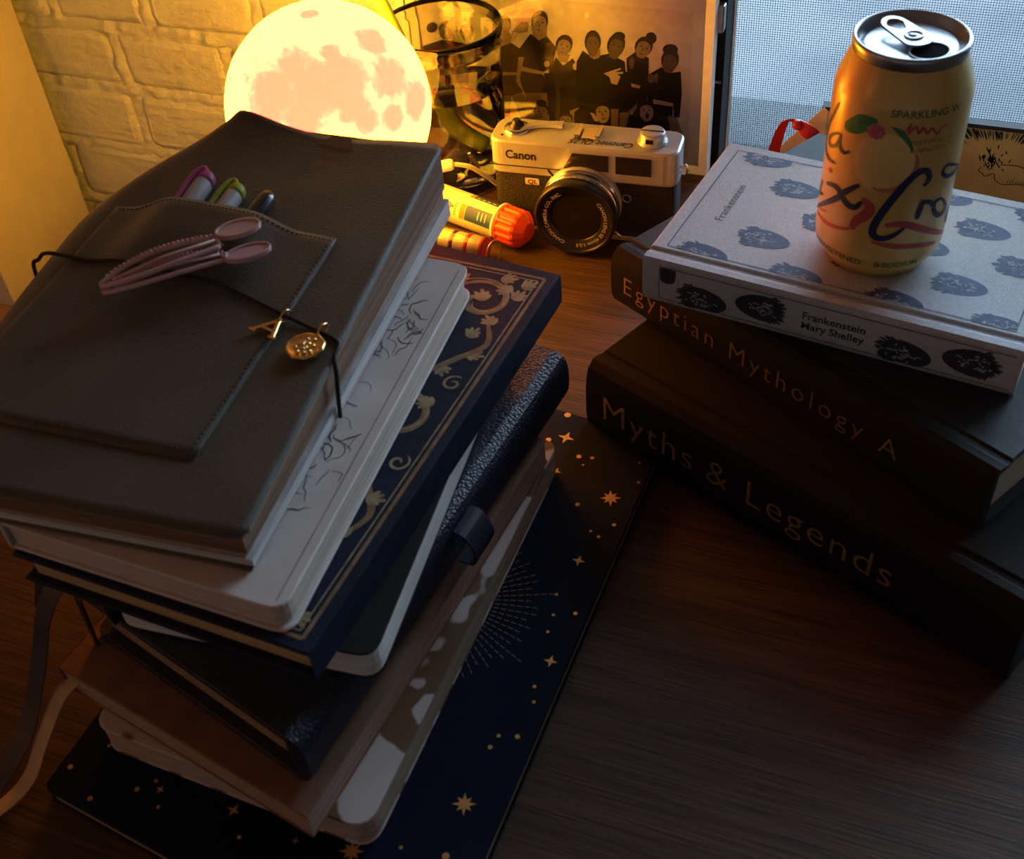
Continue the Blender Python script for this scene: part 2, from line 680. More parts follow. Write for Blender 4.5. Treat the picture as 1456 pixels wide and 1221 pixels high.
wpart('casing_post', M_BRONZE, (WX0, -0.1705, 0.850, 0.888, WZ0, WZ1))
wpart('casing_post', M_BRONZE, (0.905, WX1, 0.850, 0.905, WZ0, WZ1))
wpart('casing_rail', M_BRONZE, (-0.1705, 0.905, 0.862, 0.905, WZ0, WZ0 + 0.02))
wpart('casing_rail', M_BRONZE, (-0.1705, 0.905, 0.862, 0.905, WZ1 - 0.045, WZ1))
wpart('wood_bead', M_TABLE, (-0.1705, -0.1697, 0.874, 0.882, WZ0 + 0.02, WZ1 - 0.045))
wpart('outer_sill', mat('wet_slate', (0.020, 0.024, 0.028), 0.8), (WX0, WX1, 0.905, 1.01, WZ0, WZ0 + 0.006))
lat = MB()
lat.prism(rounded([(-0.1755, 0.117), (-0.1665, 0.117), (-0.1665, 0.139), (-0.1755, 0.139)], 0.002, 3), 0, 0.009, 0.0012)
lat.v = [(x - WX0 - 0.0045, 0.850 - WY - z, y) for x, y, z in lat.v]
lat.build('latch', M_STEEL, win)
lt2 = MB()
lt2.tube([(0.030, 0.849 - WY, 0.0735), (0.040, 0.849 - WY, 0.0735)], 0.0012)
lt2.build('slide_pin', M_STEEL, win)
pane = wpart('pane', pane_mat('window_glass', (0.94, 0.97, 1.0)), (-0.1705, 0.905, 0.8935, 0.8950, WZ0 + 0.02, WZ1 - 0.045))
# wires of the insect screen: too fine to pick apart one by one
sc = MB()
p_, t_ = 0.0019, 0.00017
x = -0.1690
while x < 0.905:
    sc.box(x - t_ - WX0, x + t_ - WX0, 0.8830 - WY - t_, 0.8830 - WY + t_, WZ0 + 0.02, WZ1 - 0.045)
    x += p_
z = WZ0 + 0.0205
while z < WZ1 - 0.045:
    sc.box(-0.1705 - WX0, 0.905 - WX0, 0.8834 - WY - t_, 0.8834 - WY + t_, z - t_, z + t_)
    z += p_
tag(sc.build('insect_screen', M_WIRE, win), 'fine grey insect screen mesh', kind='stuff')

# the yard below the window
m, nt, p, out = _nodes('yard_ground')
N, L = nt.nodes, nt.links
geo = N.new('ShaderNodeNewGeometry')
n1 = N.new('ShaderNodeTexNoise')
n1.inputs['Scale'].default_value = 0.85
n1.inputs['Detail'].default_value = 3
L.new(geo.outputs['Position'], n1.inputs['Vector'])
cr = N.new('ShaderNodeValToRGB')
e = cr.color_ramp.elements
e[0].position, e[0].color = 0.34, (0.019, 0.0215, 0.0245, 1)
e[1].position, e[1].color = 0.66, (0.058, 0.060, 0.063, 1)
k_ = cr.color_ramp.elements.new(0.5)
k_.color = (0.027, 0.0305, 0.035, 1)
L.new(n1.outputs['Fac'], cr.inputs['Fac'])
L.new(cr.outputs['Color'], p.inputs['Base Color'])
p.inputs['Roughness'].default_value = 0.9
struct(tag(MB().box(-14, 14, 0.999, 24, -1.32, -1.2).build('outside_ground', m)))

# floor lamp in the room, left of the desk and out of the picture
fl = thing('floor_lamp', 'warm fabric-shaded floor lamp standing left of the desk', 'lamp', (-1.25, -0.40, -0.75))
MB().lathe([(0.14, 0.0), (0.14, 0.015), (0.02, 0.03), (0.012, 0.04)], 32).build('base', M_BRONZE, fl)
MB().lathe([(0.011, 0.03), (0.011, 1.12)], 16).build('pole', M_BRONZE, fl)
m, nt, p, out = _nodes('lit_lampshade')
p.inputs['Base Color'].default_value = (0.7, 0.5, 0.3, 1)
p.inputs['Emission Color'].default_value = (1.0, 0.40, 0.12, 1)
p.inputs['Emission Strength'].default_value = 2.2
MB().lathe([(0.15, 1.02), (0.11, 1.25)], 32, cap0=False, cap1=False).build('lamp_shade', m, fl)

# desk
desk = thing('desk', 'dark walnut desk with fine straight grain under the stacks of books', 'desk', (0.2, 0.38, -0.74))
DX0, DX1, DY0, DY1 = -0.590, 1.05, -0.12, 0.855
q = MB()
q.prism(rounded([(DX0 - 0.2, DY0 - 0.38), (DX1 - 0.2, DY0 - 0.38), (DX1 - 0.2, DY1 - 0.38), (DX0 - 0.2, DY1 - 0.38)], 0.006, 3), 0.712, 0.74, 0.002)
q.build('desk_top', M_DESK, desk)
for lx in (DX0 - 0.2 + 0.04, DX1 - 0.2 - 0.04):
    for ly in (DY0 - 0.38 + 0.04, DY1 - 0.38 - 0.04):
        MB().box(lx - 0.025, lx + 0.025, ly - 0.025, ly + 0.025, 0, 0.712).build('leg', M_DESK, desk)

# low side table beyond the desk's end, with a tall cream box on it
stb = thing('side_table', 'low honey-coloured wooden side table below the tall cream box', 'table', (-0.98, 0.6, -0.75))
MB().prism(rounded([(-0.33, -0.28), (0.33, -0.28), (0.33, 0.255), (-0.33, 0.255)], 0.01, 3), 0.56, 0.58, 0.002).build('table_top', M_TABLE, stb)
for lx in (-0.29, 0.29):
    for ly in (-0.24, 0.215):
        MB().box(lx - 0.02, lx + 0.02, ly - 0.02, ly + 0.02, 0, 0.56).build('leg', M_TABLE, stb)
M_CREAM = mat('cream_card', (0.66, 0.66, 0.58), 0.75, var=0.05, scale=30, bump=0.25, bscale=420)
sbx = thing('storage_box', 'tall cream cardboard box with plain sides standing against the brick wall', 'box', (-0.8405, 0.69, -0.17), math.radians(5))
MB().prism(rounded([(-0.17, 0), (0, 0), (0, 0.152), (-0.17, 0.152)], 0.0015, 2), 0, 0.44, 0.001).build('body', M_CREAM, sbx)
MB().prism([(-0.172, -0.002), (0.002, -0.002), (0.002, 0.154), (-0.172, 0.154)], 0.41, 0.446, 0.001).build('lid', M_CREAM, sbx)

# ------------------------------------------------------------------ moon lamp
MC, MR = (-0.4177, 0.6666, 0.1169), 0.0735
lamp = thing('moon_lamp', 'glowing round moon lamp with pale cratered shell in front of the brick wall', 'lamp', (MC[0], MC[1], 0))
m, nt, p, out = _nodes('moon_glow')
N, L = nt.nodes, nt.links
tc = N.new('ShaderNodeTexCoord')
sc_ = N.new('ShaderNodeVectorMath')
sc_.operation = 'SCALE'
sc_.inputs['Scale'].default_value = 1.0 / MR
L.new(tc.outputs['Object'], sc_.inputs[0])
nd = N.new('ShaderNodeTexNoise')
nd.inputs['Scale'].default_value = 3.2
nd.inputs['Detail'].default_value = 6
nd.inputs['Roughness'].default_value = 0.62
L.new(sc_.outputs[0], nd.inputs['Vector'])
acc = None
for (nx, ny, nz_), r in [((-0.072, -0.793, 0.605), 0.3),
    ((0.099, -0.647, 0.756), 0.22),
    ((0.38, -0.696, 0.61), 0.36),
    ((0.543, -0.506, 0.67), 0.26),
    ((0.636, -0.635, 0.438), 0.22),
    ((0.632, -0.065, 0.772), 0.18),
    ((0.833, -0.199, 0.516), 0.26),
    ((0.974, -0.013, 0.226), 0.22),
    ((0.254, -0.875, 0.412), 0.22),
    ((-0.091, -0.904, 0.417), 0.18),
    ((0.389, -0.427, 0.816), 0.12),
    ((0.739, -0.605, 0.295), 0.14),
    ((0.038, -0.094, 0.995), 0.1),
    ((0.903, -0.368, 0.224), 0.14)]:
    d = N.new('ShaderNodeVectorMath')
    d.operation = 'DISTANCE'
    d.inputs[1].default_value = (nx, ny, nz_)
    L.new(sc_.outputs[0], d.inputs[0])
    mr = N.new('ShaderNodeMapRange')
    mr.inputs['From Min'].default_value = r * 1.15
    mr.inputs['From Max'].default_value = r * 0.40
    L.new(d.outputs['Value'], mr.inputs['Value'])
    if acc is None:
        acc = mr.outputs[0]
    else:
        mx = N.new('ShaderNodeMath')
        mx.operation = 'MAXIMUM'
        L.new(acc, mx.inputs[0])
        L.new(mr.outputs[0], mx.inputs[1])
        acc = mx.outputs[0]
ma = N.new('ShaderNodeMath')
ma.operation = 'MULTIPLY_ADD'
ma.inputs[1].default_value = 1.9
ma.inputs[2].default_value = -0.95
L.new(nd.outputs['Fac'], ma.inputs[0])
mk = N.new('ShaderNodeMath')
mk.operation = 'ADD'
L.new(acc, mk.inputs[0])
L.new(ma.outputs[0], mk.inputs[1])
n2 = N.new('ShaderNodeTexNoise')
n2.inputs['Scale'].default_value = 11
n2.inputs['Detail'].default_value = 8
L.new(sc_.outputs[0], n2.inputs['Vector'])
m3 = N.new('ShaderNodeMath')
m3.operation = 'MULTIPLY_ADD'
m3.inputs[1].default_value = 1.2
L.new(n2.outputs['Fac'], m3.inputs[0])
m3b = N.new('ShaderNodeMath')
m3b.operation = 'ADD'
m3b.inputs[1].default_value = -0.60
L.new(mk.outputs[0], m3b.inputs[0])
L.new(m3b.outputs[0], m3.inputs[2])
cr = N.new('ShaderNodeValToRGB')
e = cr.color_ramp.elements
# thin bright shell over the lamp's LED, warmer where the plastic is thicker
MOON = 25.0
e[0].position, e[0].color = 0.05, (1.0, 0.44, 0.0175, 1)
e[1].position, e[1].color = 0.72, (1.0, 0.0215, 0.0095, 1)
for pos, c in ((0.20, (1.0, 0.14, 0.0170)), (0.29, (1.0, 0.042, 0.0155)), (0.45, (1.0, 0.0275, 0.0135))):
    q = e.new(pos)
    q.color = (*c, 1)
L.new(m3.outputs[0], cr.inputs['Fac'])
L.new(cr.outputs['Color'], p.inputs['Emission Color'])
p.inputs['Emission Strength'].default_value = MOON
p.inputs['Base Color'].default_value = (0.8, 0.75, 0.65, 1)
p.inputs['Roughness'].default_value = 0.7
q = MB()
nr, ns = 40, 72
rings = []
for i in range(nr + 1):
    th = PI * (i + 0.001) / (nr + 0.002)
    rings.append([])
    for j in range(ns):
        ph = 2 * PI * j / ns
        d = Vector((math.sin(th) * math.cos(ph), math.sin(th) * math.sin(ph), -math.cos(th)))
        h = noise.noise(d * 5) * 0.0004 + noise.noise(d * 13) * 0.00025
        rings[-1].append(tuple(d * (MR + h)))
q.loops(rings)
q.build('moon_shell', m, lamp, loc=(0, 0, MC[2]))
M_STAND = wood_mat('beech', (0.35, 0.22, 0.11), (0.5, 0.34, 0.19))
ring = MB()
ring.tube([(0.047 * math.cos(a), 0.047 * math.sin(a), 0.0535) for a in [2 * PI * i / 32 for i in range(32)]], 0.0045, closed=True)
ring.build('stand_ring', M_STAND, lamp)
for k in range(3):
    a = 2 * PI * k / 3 + 0.4
    MB().tube([(0.049 * math.cos(a), 0.049 * math.sin(a), 0.066), (0.047 * math.cos(a), 0.047 * math.sin(a), 0.05), (0.056 * math.cos(a), 0.056 * math.sin(a), 0.0)], 0.0045).build('stand_leg', M_STAND, lamp)

M_WHITE = mat('white_plastic', (0.80, 0.78, 0.74), 0.4, var=0.04)
cb = thing('charging_cable', 'white charging cable with plug curling beside the glass vase', 'cable', (-0.36, 0.70, 0))
q = MB()
q.tube([(-0.006, 0.002, 0.0470), (-0.001, 0.0135, 0.0482), (0.0, 0.0145, 0.0482)], 0.0026, 10)
q.build('plug_tip', M_STEEL, cb)
q = MB()
q.tube([(-0.003, 0.0125, 0.0480), (0.0, 0.0145, 0.0484), (0.0085, 0.0185, 0.0496), (0.0105, 0.0195, 0.0497)], [0.0032, 0.0046, 0.0046, 0.0034], 12)
q.build('plug', M_WHITE, cb)
q = MB()
q.tube(curve([(0.0105, 0.0195, 0.0497), (0.0195, 0.030, 0.0425), (0.0262, 0.045, 0.026), (0.032, 0.062, 0.008), (0.041, 0.088, 0.0021), (0.065, 0.112, 0.0020), (0.11, 0.118, 0.0020), (0.16, 0.119, 0.0020)], 8), 0.0019, 8)
q.build('wire', M_WHITE, cb)

# ------------------------------------------------------------------ glass vase, stem
VX, VY, VH = -0.3775, 0.7820, 0.133
M_GLASS = mat('clear_glass', (0.93, 0.96, 0.92), 0.02, var=0.01, trans=1.0, ior=1.47)
M_WATER = mat('water', (0.94, 0.97, 0.92), 0.0, var=0.01, trans=1.0, ior=1.333)
vase = thing('glass_vase', 'clear glass vase with rolled rim half full of water beside the moon lamp', 'vase', (VX, VY, 0))
q = MB()
prof = [(0.0005, 0.0), (0.040, 0.0), (0.0430, 0.003), (0.0438, 0.03), (0.0452, 0.09), (0.0455, 0.116), (0.0475, 0.1185), (0.0462, 0.122), (0.0478, 0.127),
        (0.0476, 0.131), (0.0462, 0.1330), (0.0446, 0.1315), (0.0432, 0.118), (0.0426, 0.09), (0.0412, 0.03), (0.040, 0.010), (0.034, 0.0075), (0.0005, 0.007)]
q.lathe(prof, 64)
q.build('vase_wall', M_GLASS, vase)
q = MB()
q.lathe([(0.0005, 0.0072), (0.0342, 0.0078), (0.0402, 0.0104), (0.0414, 0.03), (0.0427, 0.084), (0.0005, 0.084)], 64)
q.build('water', M_WATER, vase)
M_STEM = mat('green_stem', (0.20, 0.27, 0.035), 0.45, var=0.3, scale=14, stretch=(3, 3, 0.3))
M_REDP = mat('red_petal', (0.32, 0.03, 0.02), 0.55, var=0.25)
st = thing('flower_stem', 'thick green flower stem leaning over the rim of the glass vase', 'flower', (VX, VY, 0))
sp_ = curve([(-0.0135, -0.090, 0.208), (-0.0165, -0.064, 0.1795), (-0.0195, -0.0400, 0.1435), (-0.0160, -0.012, 0.085), (-0.006, 0.010, 0.036), (0.006, 0.024, 0.018)], 6)
q = MB()
q.tube(sp_, [0.0062 - 0.0012 * abs(i / len(sp_) - 0.5) for i in range(len(sp_))], 12, flat=0.7)
q.build('stem', M_STEM, st)
q = MB()
q.band(curve([(-0.012, -0.030, 0.050), (-0.008, -0.028, 0.066), (-0.006, -0.027, 0.083), (-0.009, -0.029, 0.096)], 5), [0.003 + 0.008 * math.sin(PI * i / 15) for i in range(16)], (1, 0.25, 0), 0.0008)
q.build('red_leaf', M_REDP, st)

# ------------------------------------------------------------------ framed photograph
pf = thing('photo_frame', 'pale framed black-and-white group photograph of dancers in black', 'picture frame', (-0.3073, 0.830, 0))
FX0, FX1, FZ1 = -0.1318, 0.1318, 0.158
M_PALE = mat('pale_wood', (0.78, 0.80, 0.78), 0.5, var=0.05, scale=20, stretch=(1, 1, 6), bump=0.1)
M_MATB = mat('mat_board', (0.84, 0.86, 0.86), 0.85, var=0.03)
rw = 0.007
for x0, x1, z0, z1 in ((FX0, FX0 + rw, 0, FZ1), (FX1 - rw, FX1, 0, FZ1), (FX0 + rw, FX1 - rw, 0, rw), (FX0 + rw, FX1 - rw, FZ1 - rw, FZ1)):
    MB().box(x0, x1, 0, 0.013, z0, z1).build('frame_rail', M_PALE, pf)
MB().box(FX0 + 0.002, FX1 - 0.002, 0.0105, 0.0135, 0.002, FZ1 - 0.002).build('backing_board', M_DESK, pf)
PX0, PX1, PZ0, PZ1 = -0.1165, 0.1148, 0.012, 0.1358
q = MB()
for x0, x1, z0, z1 in ((FX0 + rw, PX0, rw, FZ1 - rw), (PX1, FX1 - rw, rw, FZ1 - rw), (PX0, PX1, rw, PZ0), (PX0, PX1, PZ1, FZ1 - rw)):
    q.box(x0, x1, 0.0030, 0.0044, z0, z1)
q.build('mat_board', M_MATB, pf)
tones = [('print_paper', (0.74, 0.74, 0.74)), ('print_skin', (0.30, 0.26, 0.24)), ('print_black', (0.012, 0.012, 0.013)),
         ('print_hair', (0.020, 0.019, 0.019)), ('print_light', (0.56, 0.52, 0.49)), ('print_pale', (0.45, 0.41, 0.38)), ('print_deep', (0.125, 0.105, 0.095)),
         ('print_dark', (0.035, 0.03, 0.03)), ('print_shade', (0.13, 0.115, 0.105)), ('print_lip', (0.16, 0.10, 0.09)), ('print_red', (0.16, 0.03, 0.02))]
tm = [mat(n, c, 0.6, var=0.10, scale=120) for n, c in tones]
ti = {'skin': 1, 'black': 2, 'hair': 3, 'light': 4, 'light2': 5, 'deep': 6, 'dark': 7, 'shade': 8, 'lip': 9, 'red': 10}
MB().box(PX0 - 0.002, PX1 + 0.002, 0.0062, 0.0066, PZ0 - 0.002, PZ1 + 0.002).build('photo_paper', tm[0], pf)
q = MB()
for k, (t, poly) in enumerate([('black', ((-315.3, 71.3), (-230.0, 82.6), (-229.5, 49.0), (-237.8, 26.5), (-312.0, 16.3))),
    ('skin', ((-352.1, 102.2), (-342.6, 103.2), (-342.0, 90.3), (-353.2, 89.1))),
    ('black', ((-364.5, 86.4), (-353.1, 89.9), (-341.7, 94.4), (-334.0, 89.7), (-337.6, 68.7), (-363.3, 65.7))),
    ('light', ((-361.7, 67.1), (-339.0, 69.2), (-340.1, 64.7), (-360.4, 63.8))),
    ('black', ((-362.0, 63.6), (-339.2, 67.0), (-334.4, 52.5), (-345.0, 47.3), (-365.2, 43.3))),
    ('skin', ((-364.4, 44.1), (-345.3, 48.1), (-349.9, 11.0), (-365.0, 9.0))),
    ('skin', ((-345.0, 47.8), (-335.4, 52.0), (-324.8, 32.0), (-327.3, 14.1), (-333.5, 13.3))),
    ('hair', ((-341.2, 110.4), (-342.0, 107.0), (-343.7, 104.1), (-346.1, 102.4), (-348.6, 102.1), (-350.7, 103.4), (-352.1, 106.0), (-352.3, 109.3), (-351.5, 112.8), (-349.8, 115.6), (-347.4, 117.3), (-344.9, 117.6), (-342.8, 116.3), (-341.5, 113.8))),
    ('skin', ((-350.8, 110.8), (-348.6, 113.2), (-345.9, 113.8), (-343.4, 112.7), (-342.3, 109.7), (-342.9, 105.7), (-345.0, 101.5), (-347.5, 100.3), (-349.8, 101.0), (-351.4, 104.8))),
    ('dark', ((-349.9, 109.1), (-348.6, 109.9), (-347.6, 109.2), (-348.7, 108.6))),
    ('dark', ((-346.0, 109.3), (-344.7, 110.3), (-343.6, 109.6), (-344.8, 108.9))),
    ('dark', ((-349.9, 110.8), (-348.4, 111.6), (-347.3, 110.9), (-348.5, 111.1))),
    ('dark', ((-346.0, 111.1), (-344.8, 112.0), (-343.4, 111.3), (-344.8, 111.5))),
    ('shade', ((-347.1, 109.2), (-346.5, 106.3), (-347.9, 106.1))),
    ('lip', ((-348.8, 103.9), (-347.1, 104.6), (-345.6, 104.2), (-347.3, 103.0))),
    ('skin', ((-324.1, 109.3), (-310.5, 110.7), (-311.7, 100.0), (-322.5, 99.6))),
    ('black', ((-336.2, 89.5), (-324.9, 104.3), (-318.2, 99.3), (-311.2, 103.3), (-303.4, 94.5), (-307.7, 77.3), (-315.3, 72.5), (-333.5, 74.9))),
    ('light', ((-333.1, 74.5), (-315.3, 72.5), (-316.6, 69.4), (-334.2, 70.9))),
    ('black', ((-335.2, 70.8), (-315.7, 69.8), (-311.7, 53.7), (-332.7, 51.1), (-337.9, 59.7))),
    ('skin', ((-333.0, 51.4), (-313.5, 54.1), (-312.0, 16.3), (-325.8, 14.4))),
    ('light', ((-336.7, 82.9), (-331.9, 83.4), (-336.7, 64.3), (-333.9, 51.0), (-340.3, 60.9))),
    ('hair', ((-309.6, 115.0), (-311.0, 111.0), (-313.6, 107.8), (-316.9, 106.0), (-320.1, 106.1), (-322.6, 108.1), (-323.9, 111.5), (-323.8, 115.6), (-322.3, 119.6), (-319.7, 122.7), (-316.5, 124.4), (-313.4, 124.3), (-310.9, 122.4), (-309.5, 119.1))),
    ('skin', ((-321.4, 117.1), (-318.3, 119.6), (-314.9, 119.8), (-311.8, 118.2), (-310.9, 114.3), (-312.1, 109.5), (-315.4, 104.8), (-318.7, 103.7), (-321.5, 105.0), (-323.1, 109.9))),
    ('dark', ((-320.6, 114.9), (-318.8, 115.6), (-317.6, 114.6), (-319.1, 114.0))),
    ('dark', ((-315.6, 114.5), (-313.8, 115.4), (-312.5, 114.4), (-314.2, 113.8))),
    ('dark', ((-320.3, 117.0), (-318.4, 117.7), (-317.0, 116.7), (-318.5, 117.1))),
    ('dark', ((-315.4, 116.6), (-313.6, 117.5), (-312.0, 116.5), (-313.8, 116.9))),
    ('shade', ((-316.9, 114.5), (-316.6, 110.9), (-318.4, 110.9))),
    ('lip', ((-319.8, 108.4), (-317.7, 109.0), (-315.8, 108.2), (-318.0, 107.0))),
    ('skin', ((-332.5, 113.4), (-325.8, 113.4), (-327.2, 105.5), (-335.3, 103.2), (-341.6, 96.2), (-343.3, 97.4), (-340.3, 104.9))),
    ('light', ((-339.6, 104.2), (-335.3, 104.0), (-338.7, 96.5), (-342.4, 95.8))),
    ('skin', ((-302.9, 90.2), (-292.2, 90.0), (-294.6, 82.5), (-301.7, 83.1))),
    ('black', ((-310.8, 74.8), (-304.2, 86.5), (-298.2, 79.9), (-290.1, 87.0), (-285.3, 80.6), (-284.3, 35.7), (-312.3, 41.4))),
    ('light', ((-309.7, 80.1), (-310.0, 78.9), (-310.7, 77.9), (-311.8, 77.2), (-313.0, 77.1), (-314.0, 77.5), (-314.7, 78.3), (-314.9, 79.5), (-314.6, 80.6), (-313.8, 81.6), (-312.7, 82.3), (-311.6, 82.4), (-310.5, 82.0), (-309.9, 81.2))),
    ('light', ((-284.6, 80.7), (-284.9, 79.3), (-285.8, 78.1), (-286.9, 77.3), (-288.2, 77.2), (-289.3, 77.7), (-290.1, 78.7), (-290.3, 80.1), (-290.0, 81.5), (-289.2, 82.7), (-288.0, 83.4), (-286.7, 83.6), (-285.6, 83.1), (-284.9, 82.1))),
    ('hair', ((-290.1, 96.4), (-292.0, 92.8), (-294.9, 90.3), (-298.3, 89.2), (-301.3, 89.9), (-303.5, 92.1), (-304.3, 95.6), (-303.7, 99.4), (-301.7, 103.0), (-298.8, 105.5), (-295.5, 106.5), (-292.5, 105.8), (-290.3, 103.6), (-289.5, 100.2))),
    ('skin', ((-300.9, 100.5), (-297.6, 102.3), (-294.3, 101.9), (-291.6, 99.8), (-291.2, 96.0), (-293.0, 91.7), (-296.8, 87.8), (-300.1, 87.4), (-302.6, 89.1), (-303.4, 94.0))),
    ('dark', ((-300.4, 98.2), (-298.6, 98.6), (-297.6, 97.4), (-299.1, 97.2))),
    ('dark', ((-295.7, 97.0), (-293.9, 97.5), (-292.8, 96.3), (-294.4, 96.0))),
    ('dark', ((-299.9, 100.2), (-297.9, 100.5), (-296.7, 99.3), (-298.1, 99.9))),
    ('dark', ((-295.2, 98.9), (-293.4, 99.5), (-292.0, 98.2), (-293.6, 98.9))),
    ('shade', ((-296.9, 97.3), (-297.1, 93.7), (-298.8, 94.1))),
    ('lip', ((-300.5, 91.9), (-298.4, 92.1), (-296.7, 91.1), (-299.0, 90.4))),
    ('black', ((-286.6, 84.8), (-281.4, 94.7), (-271.7, 88.6), (-265.3, 92.9), (-262.2, 53.8), (-290.0, 44.2))),
    ('skin', ((-277.2, 95.9), (-266.6, 97.0), (-266.7, 90.6), (-271.7, 88.2), (-275.9, 90.3))),
    ('hair', ((-266.0, 103.4), (-266.8, 99.0), (-268.7, 95.3), (-271.5, 93.1), (-274.5, 92.8), (-277.2, 94.4), (-279.1, 97.7), (-279.7, 102.0), (-278.9, 106.3), (-276.9, 110.0), (-274.2, 112.1), (-271.1, 112.4), (-268.5, 110.8), (-266.6, 107.6))),
    ('deep', ((-277.8, 103.9), (-275.3, 106.9), (-272.1, 107.6), (-268.9, 106.3), (-267.4, 102.4), (-267.8, 97.3), (-270.1, 92.0), (-273.1, 90.4), (-275.9, 91.3), (-278.2, 96.2))),
    ('dark', ((-276.7, 101.7), (-275.1, 102.6), (-273.8, 101.8), (-275.2, 101.0))),
    ('dark', ((-271.9, 102.0), (-270.4, 103.1), (-269.0, 102.3), (-270.4, 101.4))),
    ('dark', ((-276.8, 103.9), (-275.0, 104.9), (-273.6, 104.0), (-275.0, 104.3))),
    ('dark', ((-272.0, 104.2), (-270.5, 105.3), (-268.8, 104.5), (-270.5, 104.7))),
    ('shade', ((-273.2, 101.8), (-272.3, 98.1), (-273.9, 97.9))),
    ('lip', ((-274.9, 95.0), (-272.9, 96.0), (-271.0, 95.5), (-273.0, 93.9))),
    ('black', ((-267.4, 92.0), (-259.0, 94.7), (-246.6, 89.0), (-243.0, 53.3), (-266.6, 47.2))),
    ('hair', ((-246.7, 101.3), (-248.4, 97.1), (-251.2, 94.0), (-254.5, 92.5), (-257.7, 92.9), (-260.0, 95.2), (-261.2, 99.0), (-260.8, 103.4), (-259.0, 107.5), (-256.2, 110.6), (-253.0, 112.1), (-249.8, 111.6), (-247.5, 109.3), (-246.3, 105.6))),
    ('hair', ((-246.2, 110.1), (-246.7, 108.3), (-248.1, 106.8), (-250.2, 105.9), (-252.5, 105.6), (-254.6, 106.1), (-256.1, 107.4), (-256.6, 109.0), (-256.0, 110.7), (-254.6, 112.2), (-252.5, 113.2), (-250.2, 113.4), (-248.1, 112.9), (-246.7, 111.7))),
    ('deep', ((-258.1, 104.8), (-254.9, 107.1), (-251.5, 107.0), (-248.5, 104.9), (-247.8, 100.7), (-249.3, 95.7), (-252.9, 91.0), (-256.2, 90.2), (-259.0, 91.8), (-260.2, 97.3))),
    ('dark', ((-257.4, 102.3), (-255.6, 102.9), (-254.5, 101.7), (-256.0, 101.3))),
    ('dark', ((-252.5, 101.4), (-250.7, 102.1), (-249.5, 100.9), (-251.1, 100.4))),
    ('dark', ((-257.0, 104.5), (-255.0, 105.1), (-253.7, 103.8), (-255.2, 104.5))),
    ('dark', ((-252.1, 103.6), (-250.4, 104.4), (-248.8, 103.1), (-250.5, 103.8))),
    ('shade', ((-253.8, 101.6), (-253.7, 97.6), (-255.5, 97.8))),
    ('lip', ((-257.1, 95.3), (-254.9, 95.7), (-253.1, 94.7), (-255.4, 93.6))),
    ('light', ((-264.1, 77.2), (-257.7, 80.2), (-250.0, 83.5), (-249.8, 82.1), (-254.7, 79.5), (-247.9, 80.3), (-247.9, 78.8), (-252.8, 77.8), (-250.0, 76.0), (-252.9, 68.6), (-257.8, 69.2), (-259.2, 74.6))),
    ('black', ((-245.2, 92.3), (-237.3, 98.8), (-227.1, 94.3), (-227.4, 52.2), (-243.7, 53.2))),
    ('light', ((-241.2, 71.2), (-233.7, 70.4), (-234.2, 67.7), (-240.9, 68.3))),
    ('shade', ((-238.8, 88.8), (-239.0, 86.6), (-239.6, 84.9), (-240.5, 83.8), (-241.5, 83.7), (-242.4, 84.6), (-243.0, 86.2), (-243.2, 88.3), (-243.0, 90.4), (-242.4, 92.1), (-241.5, 93.1), (-240.6, 93.3), (-239.7, 92.4), (-239.1, 90.8))),
    ('hair', ((-224.7, 101.2), (-226.8, 97.9), (-229.7, 95.7), (-233.0, 95.1), (-236.0, 96.1), (-238.0, 98.6), (-238.7, 102.1), (-237.9, 105.8), (-235.8, 109.0), (-232.9, 111.2), (-229.6, 111.8), (-226.7, 110.8), (-224.7, 108.3), (-224.0, 104.9))),
    ('hair', ((-221.1, 111.3), (-221.5, 109.1), (-222.7, 107.3), (-224.5, 106.1), (-226.6, 105.9), (-228.4, 106.7), (-229.7, 108.2), (-230.2, 110.3), (-229.8, 112.5), (-228.5, 114.4), (-226.7, 115.5), (-224.7, 115.7), (-222.9, 114.9), (-221.6, 113.4))),
    ('skin', ((-235.0, 106.5), (-231.7, 107.9), (-228.5, 107.1), (-225.9, 104.8), (-225.7, 100.9), (-227.6, 96.9), (-231.5, 93.5), (-234.7, 93.5), (-237.1, 95.5), (-237.8, 100.4))),
    ('dark', ((-234.6, 104.2), (-232.8, 104.3), (-231.9, 103.1), (-233.4, 103.0))),
    ('dark', ((-230.0, 102.4), (-228.3, 102.8), (-227.2, 101.5), (-228.8, 101.4))),
    ('dark', ((-234.0, 106.1), (-232.1, 106.1), (-231.0, 104.8), (-232.3, 105.7))),
    ('dark', ((-229.5, 104.3), (-227.7, 104.6), (-226.4, 103.2), (-227.9, 104.1))),
    ('shade', ((-231.3, 102.9), (-231.6, 99.4), (-233.2, 100.0))),
    ('lip', ((-235.0, 98.0), (-232.9, 98.0), (-231.3, 96.8), (-233.6, 96.3))),
    ('skin', ((-226.9, 64.2), (-223.5, 65.3), (-225.4, 58.4), (-228.9, 56.5))),
    ('black', ((-227.9, 80.0), (-216.4, 88.2), (-210.8, 83.4), (-201.2, 86.0), (-199.7, 67.5), (-200.8, 46.7), (-205.6, 46.1), (-206.5, 57.1), (-221.3, 59.0), (-227.3, 44.7))),
    ('light', ((-222.7, 60.0), (-206.3, 58.2), (-207.3, 55.4), (-223.3, 56.9))),
    ('black', ((-226.1, 56.1), (-206.5, 55.5), (-206.7, 45.9), (-209.4, 30.4), (-224.9, 28.2))),
    ('skin', ((-210.5, 46.9), (-202.8, 46.4), (-196.6, 27.5), (-206.4, 26.2))),
